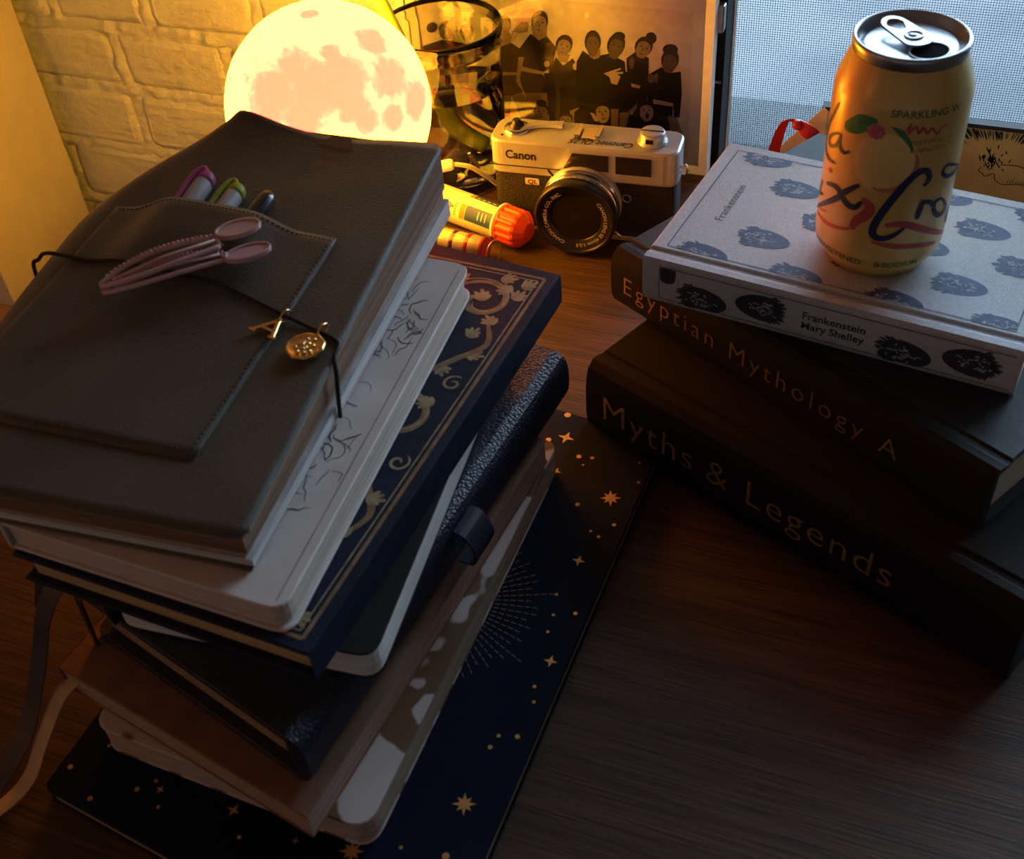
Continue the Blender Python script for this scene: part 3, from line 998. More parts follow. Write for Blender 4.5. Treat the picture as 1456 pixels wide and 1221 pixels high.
    ('shade', ((-222.3, 77.8), (-222.5, 76.0), (-223.3, 74.5), (-224.4, 73.6), (-225.6, 73.5), (-226.7, 74.1), (-227.5, 75.4), (-227.8, 77.1), (-227.6, 78.9), (-226.8, 80.4), (-225.7, 81.3), (-224.5, 81.5), (-223.4, 80.8), (-222.6, 79.5))),
    ('shade', ((-218.9, 78.5), (-219.0, 76.6), (-219.5, 75.0), (-220.3, 74.1), (-221.2, 74.0), (-221.9, 74.7), (-222.5, 76.2), (-222.7, 78.0), (-222.6, 79.9), (-222.1, 81.5), (-221.3, 82.4), (-220.5, 82.5), (-219.7, 81.7), (-219.1, 80.3))),
    ('hair', ((-203.0, 94.3), (-204.3, 90.4), (-206.6, 87.4), (-209.7, 85.8), (-212.9, 86.0), (-215.5, 88.0), (-217.0, 91.3), (-217.1, 95.3), (-215.9, 99.1), (-213.5, 102.1), (-210.4, 103.6), (-207.3, 103.4), (-204.7, 101.5), (-203.2, 98.2))),
    ('hair', ((-203.9, 103.8), (-204.5, 101.7), (-206.1, 99.9), (-208.5, 98.7), (-211.3, 98.4), (-213.8, 99.0), (-215.5, 100.5), (-216.2, 102.5), (-215.6, 104.6), (-214.0, 106.4), (-211.5, 107.5), (-208.8, 107.8), (-206.3, 107.2), (-204.6, 105.7))),
    ('deep', ((-214.8, 96.7), (-211.9, 99.0), (-208.5, 99.1), (-205.4, 97.4), (-204.3, 93.6), (-205.2, 89.0), (-208.2, 84.5), (-211.3, 83.6), (-214.2, 84.9), (-216.0, 89.8))),
    ('dark', ((-213.9, 94.5), (-212.1, 95.1), (-210.9, 94.1), (-212.4, 93.7))),
    ('dark', ((-208.9, 94.0), (-207.2, 94.8), (-205.9, 93.8), (-207.5, 93.2))),
    ('dark', ((-213.7, 96.5), (-211.8, 97.2), (-210.4, 96.1), (-211.9, 96.6))),
    ('dark', ((-208.8, 96.0), (-207.2, 96.8), (-205.5, 95.8), (-207.2, 96.3))),
    ('shade', ((-210.2, 94.1), (-209.7, 90.5), (-211.4, 90.6))),
    ('lip', ((-212.7, 88.1), (-210.6, 88.7), (-208.7, 87.9), (-210.9, 86.8))),
    ('skin', ((-293.8, 40.7), (-284.8, 44.9), (-290.1, 39.6), (-287.8, 19.6), (-293.8, 18.8))),
    ('black', ((-290.2, 36.5), (-271.0, 46.7), (-256.7, 23.9), (-290.8, 19.2))),
    ('light', ((-276.2, 41.4), (-271.1, 40.5), (-269.0, 33.9), (-272.6, 34.2))),
    ('hair', ((-312.2, 38.5), (-313.0, 35.0), (-315.0, 32.1), (-317.8, 30.3), (-320.8, 29.9), (-323.5, 31.0), (-325.2, 33.5), (-325.7, 36.7), (-324.8, 40.1), (-322.8, 43.0), (-320.0, 44.8), (-317.1, 45.2), (-314.5, 44.1), (-312.7, 41.7))),
    ('hair', ((-313.8, 44.6), (-314.4, 42.9), (-315.7, 41.4), (-317.7, 40.5), (-319.9, 40.2), (-321.8, 40.7), (-323.0, 41.8), (-323.4, 43.4), (-322.9, 45.1), (-321.5, 46.5), (-319.5, 47.5), (-317.4, 47.7), (-315.5, 47.3), (-314.2, 46.1))),
    ('skin', ((-323.8, 38.3), (-321.3, 40.7), (-318.1, 41.4), (-315.0, 40.6), (-313.6, 37.7), (-314.1, 33.7), (-316.5, 29.5), (-319.4, 28.1), (-322.2, 28.7), (-324.4, 32.3))),
    ('dark', ((-322.8, 36.6), (-321.1, 37.5), (-319.9, 36.8), (-321.3, 36.2))),
    ('dark', ((-318.0, 37.1), (-316.5, 38.1), (-315.2, 37.5), (-316.6, 36.7))),
    ('dark', ((-322.8, 38.3), (-321.1, 39.2), (-319.6, 38.6), (-321.1, 38.7))),
    ('dark', ((-318.1, 38.8), (-316.6, 39.8), (-314.9, 39.2), (-316.6, 39.3))),
    ('shade', ((-319.3, 36.9), (-318.5, 34.1), (-320.1, 33.8))),
    ('lip', ((-321.1, 31.6), (-319.2, 32.4), (-317.3, 32.1), (-319.3, 30.8))),
    ('hair', ((-291.1, 33.6), (-291.9, 30.9), (-293.8, 28.7), (-296.5, 27.2), (-299.5, 26.8), (-302.1, 27.6), (-303.9, 29.4), (-304.4, 31.8), (-303.7, 34.4), (-301.7, 36.7), (-299.0, 38.2), (-296.1, 38.6), (-293.5, 37.8), (-291.7, 36.0))),
    ('skin', ((-302.6, 33.1), (-300.2, 35.0), (-297.0, 35.6), (-293.9, 35.1), (-292.5, 32.9), (-292.9, 29.9), (-295.2, 26.6), (-298.0, 25.5), (-300.8, 25.8), (-303.1, 28.5))),
    ('dark', ((-301.6, 31.8), (-300.0, 32.5), (-298.7, 32.1), (-300.1, 31.6))),
    ('dark', ((-296.8, 32.3), (-295.4, 33.1), (-294.0, 32.7), (-295.4, 32.1))),
    ('dark', ((-301.6, 33.1), (-299.9, 33.8), (-298.5, 33.4), (-299.9, 33.5))),
    ('dark', ((-297.0, 33.6), (-295.5, 34.4), (-293.9, 34.0), (-295.5, 34.1))),
    ('shade', ((-298.1, 32.2), (-297.2, 30.0), (-298.9, 29.8))),
    ('lip', ((-299.8, 28.1), (-297.9, 28.7), (-296.0, 28.6), (-297.9, 27.5))),
    ('hair', ((-257.9, 46.0), (-258.2, 41.9), (-260.0, 38.2), (-262.8, 35.7), (-266.1, 34.9), (-269.2, 36.0), (-271.5, 38.7), (-272.6, 42.5), (-272.2, 46.6), (-270.4, 50.2), (-267.6, 52.7), (-264.4, 53.4), (-261.3, 52.4), (-259.0, 49.7))),
    ('light2', ((-270.9, 44.5), (-268.5, 47.6), (-265.1, 48.8), (-261.5, 48.2), (-259.4, 44.9), (-259.4, 40.1), (-261.4, 34.9), (-264.4, 33.0), (-267.6, 33.3), (-270.6, 37.4))),
    ('dark', ((-269.5, 42.7), (-267.8, 43.8), (-266.4, 43.2), (-267.8, 42.3))),
    ('dark', ((-264.3, 43.7), (-262.8, 45.0), (-261.2, 44.5), (-262.6, 43.4))),
    ('dark', ((-269.8, 44.7), (-268.0, 45.9), (-266.3, 45.3), (-268.0, 45.3))),
    ('dark', ((-264.7, 45.7), (-263.2, 47.0), (-261.2, 46.5), (-263.1, 46.5))),
    ('shade', ((-265.7, 43.4), (-264.3, 40.1), (-266.1, 39.7))),
    ('lip', ((-266.9, 36.9), (-264.8, 38.0), (-262.7, 37.9), (-264.7, 36.2))),
    ('black', ((-247.2, 34.5), (-236.5, 42.0), (-222.3, 40.9), (-220.7, 28.8), (-247.2, 25.2))),
    ('hair', ((-221.0, 51.4), (-221.4, 47.6), (-223.1, 44.3), (-225.8, 42.1), (-229.0, 41.4), (-232.0, 42.4), (-234.3, 45.0), (-235.3, 48.5), (-234.8, 52.3), (-233.1, 55.6), (-230.3, 57.8), (-227.2, 58.4), (-224.2, 57.4), (-222.0, 54.9))),
    ('light2', ((-233.6, 50.4), (-231.2, 53.2), (-227.9, 54.2), (-224.4, 53.5), (-222.4, 50.4), (-222.4, 46.1), (-224.4, 41.3), (-227.4, 39.6), (-230.5, 40.0), (-233.3, 43.8))),
    ('dark', ((-232.2, 48.6), (-230.6, 49.7), (-229.2, 49.1), (-230.5, 48.3))),
    ('dark', ((-227.1, 49.5), (-225.7, 50.6), (-224.1, 50.1), (-225.5, 49.2))),
    ('dark', ((-232.5, 50.5), (-230.7, 51.5), (-229.1, 51.0), (-230.7, 51.0))),
    ('dark', ((-227.5, 51.3), (-226.0, 52.5), (-224.1, 52.0), (-226.0, 52.0))),
    ('shade', ((-228.5, 49.2), (-227.2, 46.1), (-229.0, 45.8))),
    ('lip', ((-229.7, 43.2), (-227.7, 44.3), (-225.7, 44.1), (-227.6, 42.5))),
    ('dark', ((-225.6, 45.0), (-225.8, 43.9), (-226.2, 43.0), (-226.9, 42.4), (-227.7, 42.3), (-228.4, 42.7), (-228.8, 43.5), (-229.0, 44.5), (-228.9, 45.6), (-228.4, 46.5), (-227.7, 47.0), (-227.0, 47.1), (-226.3, 46.8), (-225.8, 46.0))),
    ('skin', ((-258.0, 46.8), (-251.5, 47.7), (-252.3, 24.5), (-258.1, 23.7))),
    ('skin', ((-250.8, 44.7), (-242.2, 45.8), (-246.5, 25.3), (-250.8, 24.7))),
    ('skin', ((-242.9, 47.2), (-235.2, 55.7), (-236.6, 49.6), (-240.8, 43.0))),
    ('hair', ((-392.2, 95.2), (-395.8, 93.5), (-399.7, 93.6), (-402.9, 95.3), (-405.0, 98.4), (-405.4, 102.1), (-404.0, 105.9), (-401.3, 108.8), (-397.6, 110.4), (-393.8, 110.4), (-390.6, 108.7), (-388.6, 105.7), (-388.2, 101.9), (-389.4, 98.2))),
    ('hair', ((-406.5, 103.9), (-407.3, 101.7), (-408.9, 99.8), (-411.1, 98.7), (-413.5, 98.4), (-415.5, 99.2), (-416.7, 100.8), (-416.9, 102.9), (-416.1, 105.1), (-414.5, 107.0), (-412.3, 108.1), (-409.9, 108.4), (-408.0, 107.6), (-406.7, 106.0))),
    ('deep', ((-397.6, 107.4), (-394.0, 106.5), (-391.5, 103.5), (-390.6, 99.4), (-392.5, 95.6), (-396.5, 93.2), (-401.8, 92.7), (-404.6, 95.0), (-405.6, 98.6), (-403.4, 103.7))),
    ('dark', ((-398.6, 105.1), (-396.9, 103.9), (-396.8, 102.1), (-398.1, 103.1))),
    ('dark', ((-395.5, 100.1), (-393.8, 99.2), (-393.6, 97.2), (-395.0, 98.3))),
    ('dark', ((-397.0, 106.4), (-395.3, 105.1), (-395.0, 103.1), (-395.7, 104.7))),
    ('dark', ((-394.0, 101.5), (-392.2, 100.6), (-391.8, 98.3), (-392.7, 100.2))),
    ('shade', ((-396.4, 101.4), (-398.6, 98.4), (-399.7, 100.1))),
    ('lip', ((-402.3, 99.5), (-400.5, 97.9), (-399.8, 95.6), (-402.0, 96.9))),
    ('black', ((-422.5, 84.7), (-403.1, 92.6), (-380.6, 90.6), (-367.6, 86.1), (-372.9, 7.9), (-426.9, 0.4))),
    ('hair', ((-373.1, 102.9), (-374.1, 99.6), (-376.1, 96.8), (-378.8, 95.1), (-381.6, 94.8), (-384.1, 96.0), (-385.6, 98.4), (-385.9, 101.6), (-384.9, 104.9), (-382.9, 107.6), (-380.2, 109.3), (-377.4, 109.5), (-375.0, 108.4), (-373.4, 106.0))),
    ('skin', ((-384.1, 103.0), (-381.6, 105.3), (-378.5, 105.9), (-375.6, 105.0), (-374.4, 102.1), (-375.1, 98.3), (-377.6, 94.3), (-380.4, 93.1), (-383.0, 93.7), (-384.9, 97.3))),
    ('dark', ((-383.2, 101.4), (-381.6, 102.2), (-380.4, 101.5), (-381.8, 100.9))),
    ('dark', ((-378.6, 101.7), (-377.2, 102.6), (-375.9, 102.0), (-377.3, 101.3))),
    ('dark', ((-383.1, 103.1), (-381.4, 103.8), (-380.1, 103.2), (-381.5, 103.4))),
    ('dark', ((-378.7, 103.4), (-377.2, 104.2), (-375.7, 103.7), (-377.2, 103.8))),
    ('shade', ((-379.8, 101.6), (-379.2, 98.8), (-380.8, 98.6))),
    ('lip', ((-381.8, 96.5), (-380.0, 97.2), (-378.2, 96.9), (-380.1, 95.7))),
    ('red', ((-409.5, 77.1), (-396.6, 83.0), (-399.4, 42.9), (-408.3, 48.1))),
    ('light', ((-387.4, 69.0), (-383.0, 51.2), (-386.3, 49.2))),
    ('skin', ((-397.5, 46.3), (-391.2, 47.1), (-390.6, 21.7), (-400.1, 22.1)))]):
    pts = [(min(max(x / 1000 + 0.3073, PX0), PX1), 0.00612 - k * 0.0000065, min(max(z / 1000, PZ0), PZ1)) for x, z in poly]
    q.add(pts, [list(range(len(pts)))], ti[t])
q.build('printed_figures', tm, pf)
MB().box(FX0 + rw, FX1 - rw, 0.0016, 0.0026, rw, FZ1 - rw).build('glass_pane', pane_mat('picture_glass', (0.97, 0.97, 0.96)), pf)

# ------------------------------------------------------------------ gold print and gift tag at the window
M_GOLDP = mat('gold_card', (0.46, 0.33, 0.13), 0.42, 0.25, var=0.15, scale=25)
M_INK = mat('black_ink', (0.010, 0.010, 0.011), 0.6)
gp = thing('art_print', 'small gold print with black ink hatching leaning at the window behind the can', 'print', (-0.0868, 0.800, 0))
GW, GH = 0.205, 0.0895
MB().box(0, GW, 0, 0.008, 0, GH).build('black_mount', M_INK, gp)
gx0, gx1, gz0, gz1 = 0.0025, GW - 0.0025, 0.0025, GH - 0.0030
MB().box(gx0, gx1, -0.0006, 0.001, gz0, gz1).build('gold_sheet', M_GOLDP, gp)
q = MB()
rnd = random.Random(5)
sf = lambda u, v: (u, -0.00085, v)
cx_, cz_ = 0.128, 0.052
for k in range(420):
    a = rnd.uniform(0.12, PI - 0.12) if k % 2 else -rnd.uniform(0.12, PI - 0.12)
    r0, r1 = rnd.uniform(0.027, 0.034), rnd.uniform(0.05, 0.11)
    pa, pb = (cx_ + r0 * 1.5 * math.cos(a), cz_ + r0 * math.sin(a)), (cx_ + r1 * 1.5 * math.cos(a), cz_ + r1 * math.sin(a))
    t = 1.0
    for lo, hi, i in ((gx0, gx1, 0), (gz0, gz1, 1)):
        dd = pb[i] - pa[i]
        if dd > 0:
            t = min(t, (hi - pa[i]) / dd)
        elif dd < 0:
            t = min(t, (lo - pa[i]) / dd)
    if t > 0.08:
        q.stroke([pa, (pa[0] + (pb[0] - pa[0]) * t, pa[1] + (pb[1] - pa[1]) * t)], rnd.uniform(0.0005, 0.0013), sf, smooth_n=3)
q.build('ink_hatching', M_INK, gp)
q = MB()
for k in range(46):
    u, v = 0.124 + rnd.gauss(0, 0.0042), 0.061 + rnd.gauss(0, 0.0035)
    q.stroke([(u, v), (u + rnd.uniform(-0.003, 0.001), v + rnd.uniform(0.002, 0.005))], 0.0009, sf, smooth_n=3)
q.stroke([(0.117, 0.058), (0.1155, 0.054), (0.119, 0.052), (0.1205, 0.050), (0.126, 0.053), (0.128, 0.048), (0.134, 0.0455), (0.145, 0.047), (0.16, 0.046), (0.178, 0.047)], 0.0006, sf)
q.stroke([(0.128, 0.0605), (0.140, 0.0615), (0.15, 0.059), (0.165, 0.0585), (0.18, 0.060)], 0.0008, sf)
for k in range(26):
    u = 0.136 + k * 0.0017
    q.stroke([(u, 0.0455), (u + 0.001, 0.0495 + rnd.uniform(0, 0.002))], 0.0005, sf, smooth_n=2)
q.build('ink_sketch', M_INK, gp)

M_TAGC = mat('tag_card', (0.62, 0.50, 0.32), 0.8, var=0.06)
M_RED = mat('red_satin', (0.46, 0.012, 0.022), 0.32, var=0.2, scale=30, sheen=0.3)
gt = thing('gift_tag', 'cream paper gift tag tied with a red satin ribbon beside the gold print', 'tag', (-0.098, 0.783, 0))
q = MB()
q.prism([(-0.016, 0), (0.016, 0), (0.0162, 0.090), (0.0135, 0.0925), (0.0005, 0.0765), (-0.0135, 0.060)], 0, 0.0008)
q.v = [(x, z + 0.0105 * y / 0.09, y) for x, y, z in q.v]
q.build('card', M_TAGC, gt)
q = MB()
q.band(curve([(-0.0200, 0.004, 0.038), (-0.0172, 0.003, 0.062), (-0.0130, 0.001, 0.080), (-0.0085, -0.001, 0.0862), (-0.003, 0.0, 0.0840)], 5),
       [0.010, 0.010, 0.0095, 0.009, 0.009, 0.009, 0.0085, 0.008, 0.008, 0.007, 0.007, 0.006, 0.006, 0.006, 0.005, 0.005, 0.005, 0.005, 0.005, 0.005, 0.005], [(1, 0.15, 0.25)] * 21, 0.0006)
q.build('ribbon', M_RED, gt)
q = MB()
q.band(curve([(-0.003, 0.0, 0.0838), (0.001, -0.003, 0.0825), (0.0055, -0.0045, 0.0805), (0.0105, -0.003, 0.0775), (0.0135, 0.001, 0.0735)], 5),
       [0.005 + 0.006 * math.sin(PI * i / 21) for i in range(21)], [(0.25, 0.1, 1)] * 21, 0.0008)
q.build('ribbon_loop', M_RED, gt)
q = MB()
q.lathe([(0.0003, -0.004), (0.0032, -0.003), (0.004, 0.0), (0.0032, 0.003), (0.0003, 0.004)], 10, at=(-0.002, -0.002, 0.0832), axis='x')
q.build('knot', M_RED, gt)
q = MB()
q.band([(0.0035, -0.001, 0.052), (0.010, -0.001, 0.060), (0.0155, 0.0, 0.067)], 0.004, (0.3, 0, 1), 0.0006)
q.build('ribbon', M_RED, gt)

# ------------------------------------------------------------------ glue stick
M_ORANGE = mat('orange_red_plastic', (0.78, 0.075, 0.02), 0.38, var=0.06, bump=0.05)
M_GLUEW = mat('glue_label', (0.82, 0.74, 0.62), 0.45, var=0.04)
M_BLUE = mat('label_blue', (0.035, 0.075, 0.25), 0.45, var=0.08)
M_LORANGE = mat('label_orange', (0.85, 0.26, 0.03), 0.45, var=0.05)
GD = math.radians(-16.8)
gs = thing('glue_stick', 'white and blue glue stick with orange ridged cap lying beside the camera', 'glue stick', (-0.377, 0.7245, 0), GD)
GR = 0.0135
q = MB()
q.lathe([(0.0005, -0.002), (0.0105, -0.002), (0.0118, 0.0), (0.0118, 0.011), (0.0005, 0.011)], 28, at=(0, 0, GR), axis='x')
q.build('turning_base', M_ORANGE, gs)
q = MB()
q.lathe([(0.0126, 0.010), (GR, 0.0115), (GR, 0.073), (0.0128, 0.0745), (0.0128, 0.0775)], 32, at=(0, 0, GR), axis='x')
q.build('barrel', M_GLUEW, gs)


def gsf(off):
    # s along the axis, t around (angle in mm of arc)
    def f(s, t):
        a = PI / 2 + t / GR
        r = GR + off
        return (s, r * math.cos(a), GR + r * math.sin(a))
    return f


def gpatch(s0, s1, t0, t1, mm, name):
    q = MB()
    n = 8
    v = [gsf(0.00012)(s, t0 + (t1 - t0) * i / n) for i in range(n + 1) for s in (s0, s1)]
    q.add(v, [(2 * i, 2 * i + 1, 2 * i + 3, 2 * i + 2) for i in range(n)], 0, True)
    return q.build(name, mm, gs)


gpatch(0.0475, 0.0725, -0.0005, -0.0075, M_BLUE, 'blue_label_panel')
gpatch(0.0435, 0.0470, -0.0005, -0.0075, M_LORANGE, 'orange_label_band')
gpatch(0.0475, 0.0725, 0.0075, 0.0195, M_BLUE, 'blue_label_panel')
gpatch(0.0420, 0.0470, 0.0075, 0.0195, M_LORANGE, 'orange_label_band')
q = MB()
sf = gsf(0.00022)
for k in range(3):
    q.stroke([(0.060 + k * 0.0035, 0.0095), (0.0602 + k * 0.0035, 0.016)], 0.0007, sf, smooth_n=3, taper=False)
for k in range(4):
    q.stroke([(0.050 + k * 0.005, -0.0022), (0.053 + k * 0.005, -0.0022)], 0.0008, sf, smooth_n=3, taper=False)
q.build('label_print', M_WHITE, gs)
q = MB()
q.text('A', 0.008, lambda u, v: sf(0.030 + v, 0.0148 - u), bold=0.0001)
q.build('label_letter', M_ORANGE, gs)
q = MB()
for k in range(5):
    q.stroke([(0.0365, 0.0085 + k * 0.0022), (0.0385, 0.0095 + k * 0.0022)], 0.0012, sf, smooth_n=2, taper=False)
q.build('label_print', M_LORANGE, gs)
q = MB()
n = 60
rings = []
for r, h, rid in ((0.0142, 0.0755, 0), (0.0148, 0.0765, 0), (0.0148, 0.078, 0.0), (0.0144, 0.0785, 0.0005), (0.0144, 0.0925, 0.0005), (0.0136, 0.0945, 0.0002), (0.0075, 0.1005, 0), (0.0004, 0.1008, 0)):
    rings.append([(h, (r + (rid if (i // 2) % 2 else -rid)) * math.cos(2 * PI * i / n), GR + 0.0011 + (r + (rid if (i // 2) % 2 else -rid)) * math.sin(2 * PI * i / n)) for i in range(n)])
q.loops(rings, smooth=False)
q.build('cap', M_ORANGE, gs)
q = MB()
q.lathe([(0.0128, 0.0735), (0.0152, 0.0740), (0.0153, 0.0758), (0.0146, 0.0764)], 32, at=(0, 0, GR + 0.0012), axis='x')
q.build('cap_collar', M_GLUEW, gs)

# clear pack of tape rolls in front of it
tp = thing('tape_roll_pack', 'clear pack of pastel and red tape rolls in front of the glue stick', 'tape', (-0.371, 0.6765, 0), math.radians(-5.5))
M_CLEAR = pane_mat('clear_film', (0.97, 0.97, 0.96))
TR = 0.0105
cols = [((0.60, 0.56, 0.36), (0.30, 0.34, 0.24)), ((0.62, 0.58, 0.44), (0.16, 0.42, 0.30)), ((0.66, 0.60, 0.46), (0.14, 0.04, 0.16)),
        ((0.66, 0.58, 0.46), (0.72, 0.06, 0.05)), ((0.64, 0.54, 0.42), (0.60, 0.08, 0.10))]
for k, (ca, cb_) in enumerate(cols):
    h0 = 0.002 + k * 0.0125
    q = MB()
    q.lathe([(0.004, h0 + 0.0005), (TR - 0.001, h0 + 0.0005), (TR - 0.0006, h0 + 0.002), (TR - 0.0006, h0 + 0.0093), (TR - 0.001, h0 + 0.0105), (0.004, h0 + 0.0105)], 24, at=(0, 0, TR), axis='x')
    r = q.build('tape_roll', mat('tape_%d' % k, ca, 0.6, var=0.15, scale=90), tp)
    q = MB()
    q.lathe([(TR - 0.0012, h0 + 0.0100), (TR - 0.0001, h0 + 0.0102), (TR - 0.0001, h0 + 0.0120), (TR - 0.0012, h0 + 0.0122)], 24, at=(0, 0, TR), axis='x')
    q.build('coloured_rim', mat('tape_rim_%d' % k, cb_, 0.5), r)
q = MB()
q.lathe([(TR, 0.0), (TR + 0.0002, 0.001), (TR + 0.0002, 0.066), (TR, 0.067)], 28, at=(0, 0, TR + 0.0002), axis='x', cap0=False, cap1=False)
q.build('clear_film', M_CLEAR, tp)
q = MB()
q.tube([(0.0715 + 0.0025 * math.cos(a), 0.0075 * math.cos(a), TR + 0.0100 * math.sin(a)) for a in [2 * PI * i / 28 for i in range(28)]], 0.0005, 6, closed=True)
q.build('wire_hoop', M_STEEL, tp)

# ------------------------------------------------------------------ rangefinder camera
M_CHROME = mat('satin_chrome', (0.46, 0.50, 0.54), 0.36, 0.45, var=0.05, bump=0.05, bscale=900)
M_BRIGHT = mat('bright_chrome', (0.72, 0.70, 0.68), 0.16, 1.0, var=0.03)
M_LEATHERETTE = mat('leatherette', (0.016, 0.015, 0.014), 0.55, var=0.2, bump=0.7, bscale=900)
M_BLACKM = mat('black_enamel', (0.012, 0.012, 0.012), 0.32, var=0.1)
M_LENSGL = mat('lens_glass', (0.010, 0.010, 0.012), 0.04, var=0.1, coat=1.0)
M_WINGL = mat('finder_glass', (0.018, 0.017, 0.016), 0.08, var=0.2)
cm = thing('film_camera', 'silver and black vintage film camera with large front lens', 'camera', (-0.3165, 0.7155, 0), math.radians(4.5))
CW, CD, CH = 0.142, 0.034, 0.0785
bodyp = rounded([(0, 0), (CW, 0), (CW, CD), (0, CD)], 0.010, 5)
MB().prism(inset(bodyp, 0.0008), 0.004, 0.0515).build('body', M_LEATHERETTE, cm)
MB().prism(bodyp, 0.0, 0.0045, 0.001).build('bottom_plate', M_CHROME, cm)
q = MB()
q.prism(rounded([(-0.0003, -0.0008), (CW + 0.0003, -0.0008), (CW + 0.0003, CD + 0.0003), (-0.0003, CD + 0.0003)], 0.0105, 6), 0.0508, CH, 0.0014)
tpl = q.build('top_plate', M_CHROME, cm)
q = MB()
q.prism([(0.0535, 0.0530), (CW - 0.010, 0.0530), (CW - 0.010, 0.0772), (0.0620, 0.0772)], 0, 0.0006, 0.0001)
q.v = [(x, -0.0009 - z, y) for x, y, z in q.v]
q.build('front_fascia', M_CHROME, cm)
q = MB()
q.box(-0.0005, 0.055, -0.0012, 0.002, 0.0578, 0.0584)
q.build('plate_seam', M_BLACKM, cm)


def fwin(name, pts, m_):
    q = MB()
    q.prism(pts, 0, 0.0006)
    q.v = [(x, -0.0019 - z, y) for x, y, z in q.v]
    return q.build(name, m_, cm)


fwin('frame_light_window', [(0.0575, 0.0608), (0.0915, 0.0608), (0.0915, 0.0738), (0.0645, 0.0738)], M_WINGL)
fwin('rangefinder_window', [(0.0700, 0.0620), (0.0880, 0.0620), (0.0880, 0.0728), (0.0700, 0.0728)], mat('amber_glass', (0.06, 0.05, 0.04), 0.15))
fwin('viewfinder_window', [(0.0970, 0.0600), (0.1235, 0.0600), (0.1235, 0.0742), (0.0970, 0.0742)], M_WINGL)
q = MB()
q.text('Canon', 0.0098, lambda u, v: (u, -0.00105, v), 0.0125, 0.0645, bold=0.00022, xs=0.92)
q.build('maker_lettering', M_BLACKM, cm)
q = MB()
q.prism(rounded([(0.0265, 0.0425), (0.0375, 0.0425), (0.0375, 0.0480), (0.0265, 0.0480)], 0.0014, 3), 0, 0.0007, 0.0001)
q.v = [(x, 0.0006 - z, y) for x, y, z in q.v]
bd = q.build('name_badge', mat('badge_silver', (0.62, 0.58, 0.55), 0.4, 0.2), cm)
q = MB()
q.text('QL', 0.0052, lambda u, v: (u, -0.00025, v), 0.0285, 0.0434, bold=0.0001, xs=1.15)
q.build('badge_lettering', mat('badge_red', (0.05, 0.012, 0.010), 0.5), bd)
# script engraved on the top plate, read from behind
q = MB()
q.text('Canonet QL25', 0.0070, lambda u, v: (0.1090 - u - v * 0.45, 0.0100 - v * 1.35, CH + 0.0004), bold=0.00012, xs=1.12)
q.build('engraved_lettering', M_BLACKM, cm)
# self timer ring, strap lug, shoe, rewind knob, advance lever
q = MB()
q.tube([(0.1050 + 0.0030 * math.cos(a), -0.0002, 0.0385 + 0.0030 * math.sin(a)) for a in [2 * PI * i / 24 for i in range(24)]], 0.0005, 6, closed=True)
q.build('release_ring', M_STEEL, cm)
q = MB()
q.tube([(0.1425, 0.012, 0.062), (0.1465, 0.012, 0.064), (0.1475, 0.012, 0.060), (0.1465, 0.012, 0.056), (0.1425, 0.012, 0.058)], 0.0011, 8)
q.build('strap_lug', M_BRIGHT, cm)
q = MB()
q.box(0.0635, 0.0820, 0.0105, 0.0270, CH - 0.0002, CH + 0.0010)
for x0 in (0.0635, 0.0795):
    q.box(x0, x0 + 0.0025, 0.0105, 0.0270, CH + 0.001, CH + 0.0036)
q.box(0.0660, 0.0672, 0.0105, 0.027, CH + 0.0028, CH + 0.0036)
q.box(0.0785, 0.0797, 0.0105, 0.027, CH + 0.0028, CH + 0.0036)
q.box(0.0695, 0.0750, 0.0100, 0.0112, CH + 0.0008, CH + 0.0018)
q.build('accessory_shoe', M_BRIGHT, cm)
q = MB()
q.lathe([(0.0112, CH - 0.0005), (0.0112, CH + 0.0012), (0.0096, CH + 0.0020), (0.0094, CH + 0.0070), (0.0086, CH + 0.0083), (0.0078, CH + 0.0086), (0.0003, CH + 0.0084)], 36, at=(0.1205, 0.0165, 0))
kn = q.build('rewind_knob', M_CHROME, cm)
q = MB()
q.box(0.1172, 0.1228, 0.0066, 0.0085, CH + 0.0030, CH + 0.0062)
q.box(0.1120, 0.1290, 0.0160, 0.0167, CH + 0.0083, CH + 0.0090)
q.build('crank_slot', M_BLACKM, kn)
q = MB()
q.lathe([(0.0098, CH - 0.0005), (0.0100, CH + 0.0010), (0.0092, CH + 0.0024), (0.0068, CH + 0.0030), (0.0003, CH + 0.0030)], 32, at=(0.0175, 0.0170, 0))
lv = q.build('advance_hub', M_BRIGHT, cm)
q = MB()
q.lathe([(0.0058, CH + 0.0028), (0.0054, CH + 0.0050), (0.0036, CH + 0.0056), (0.0032, CH + 0.0078), (0.0024, CH + 0.0086), (0.0003, CH + 0.0080)], 24, at=(0.0175, 0.0170, 0))
q.build('shutter_button', M_BLACKM, lv)
q = MB()
lp = curve([(0.022, 0.0150), (0.029, 0.0205), (0.040, 0.0240), (0.0515, 0.0250)], 6)
rings = []
for i, p in enumerate(lp):
    w = 0.0042 - 0.0012 * math.sin(PI * i / (len(lp) - 1))
    rings.append([(p.x, p.y - w, CH + 0.0012), (p.x, p.y + w, CH + 0.0012), (p.x, p.y + w * 0.85, CH + 0.0036), (p.x, p.y - w * 0.85, CH + 0.0036)])
q.loops(rings, smooth=False)
q.build('advance_lever', M_CHROME, lv)
q = MB()
q.lathe([(0.0012, CH - 0.0002), (0.0012, CH + 0.0002), (0.0002, CH + 0.0002)], 10, at=(0.0085, 0.0075, 0))
q.build('index_dot', M_BLACKM, cm)
# lens
LX, LZ = 0.0715, 0.0335
lens = bpy.data.objects.new('lens', None)
COL.objects.link(lens)
lens.parent = cm
lens.location = (LX, 0, LZ)


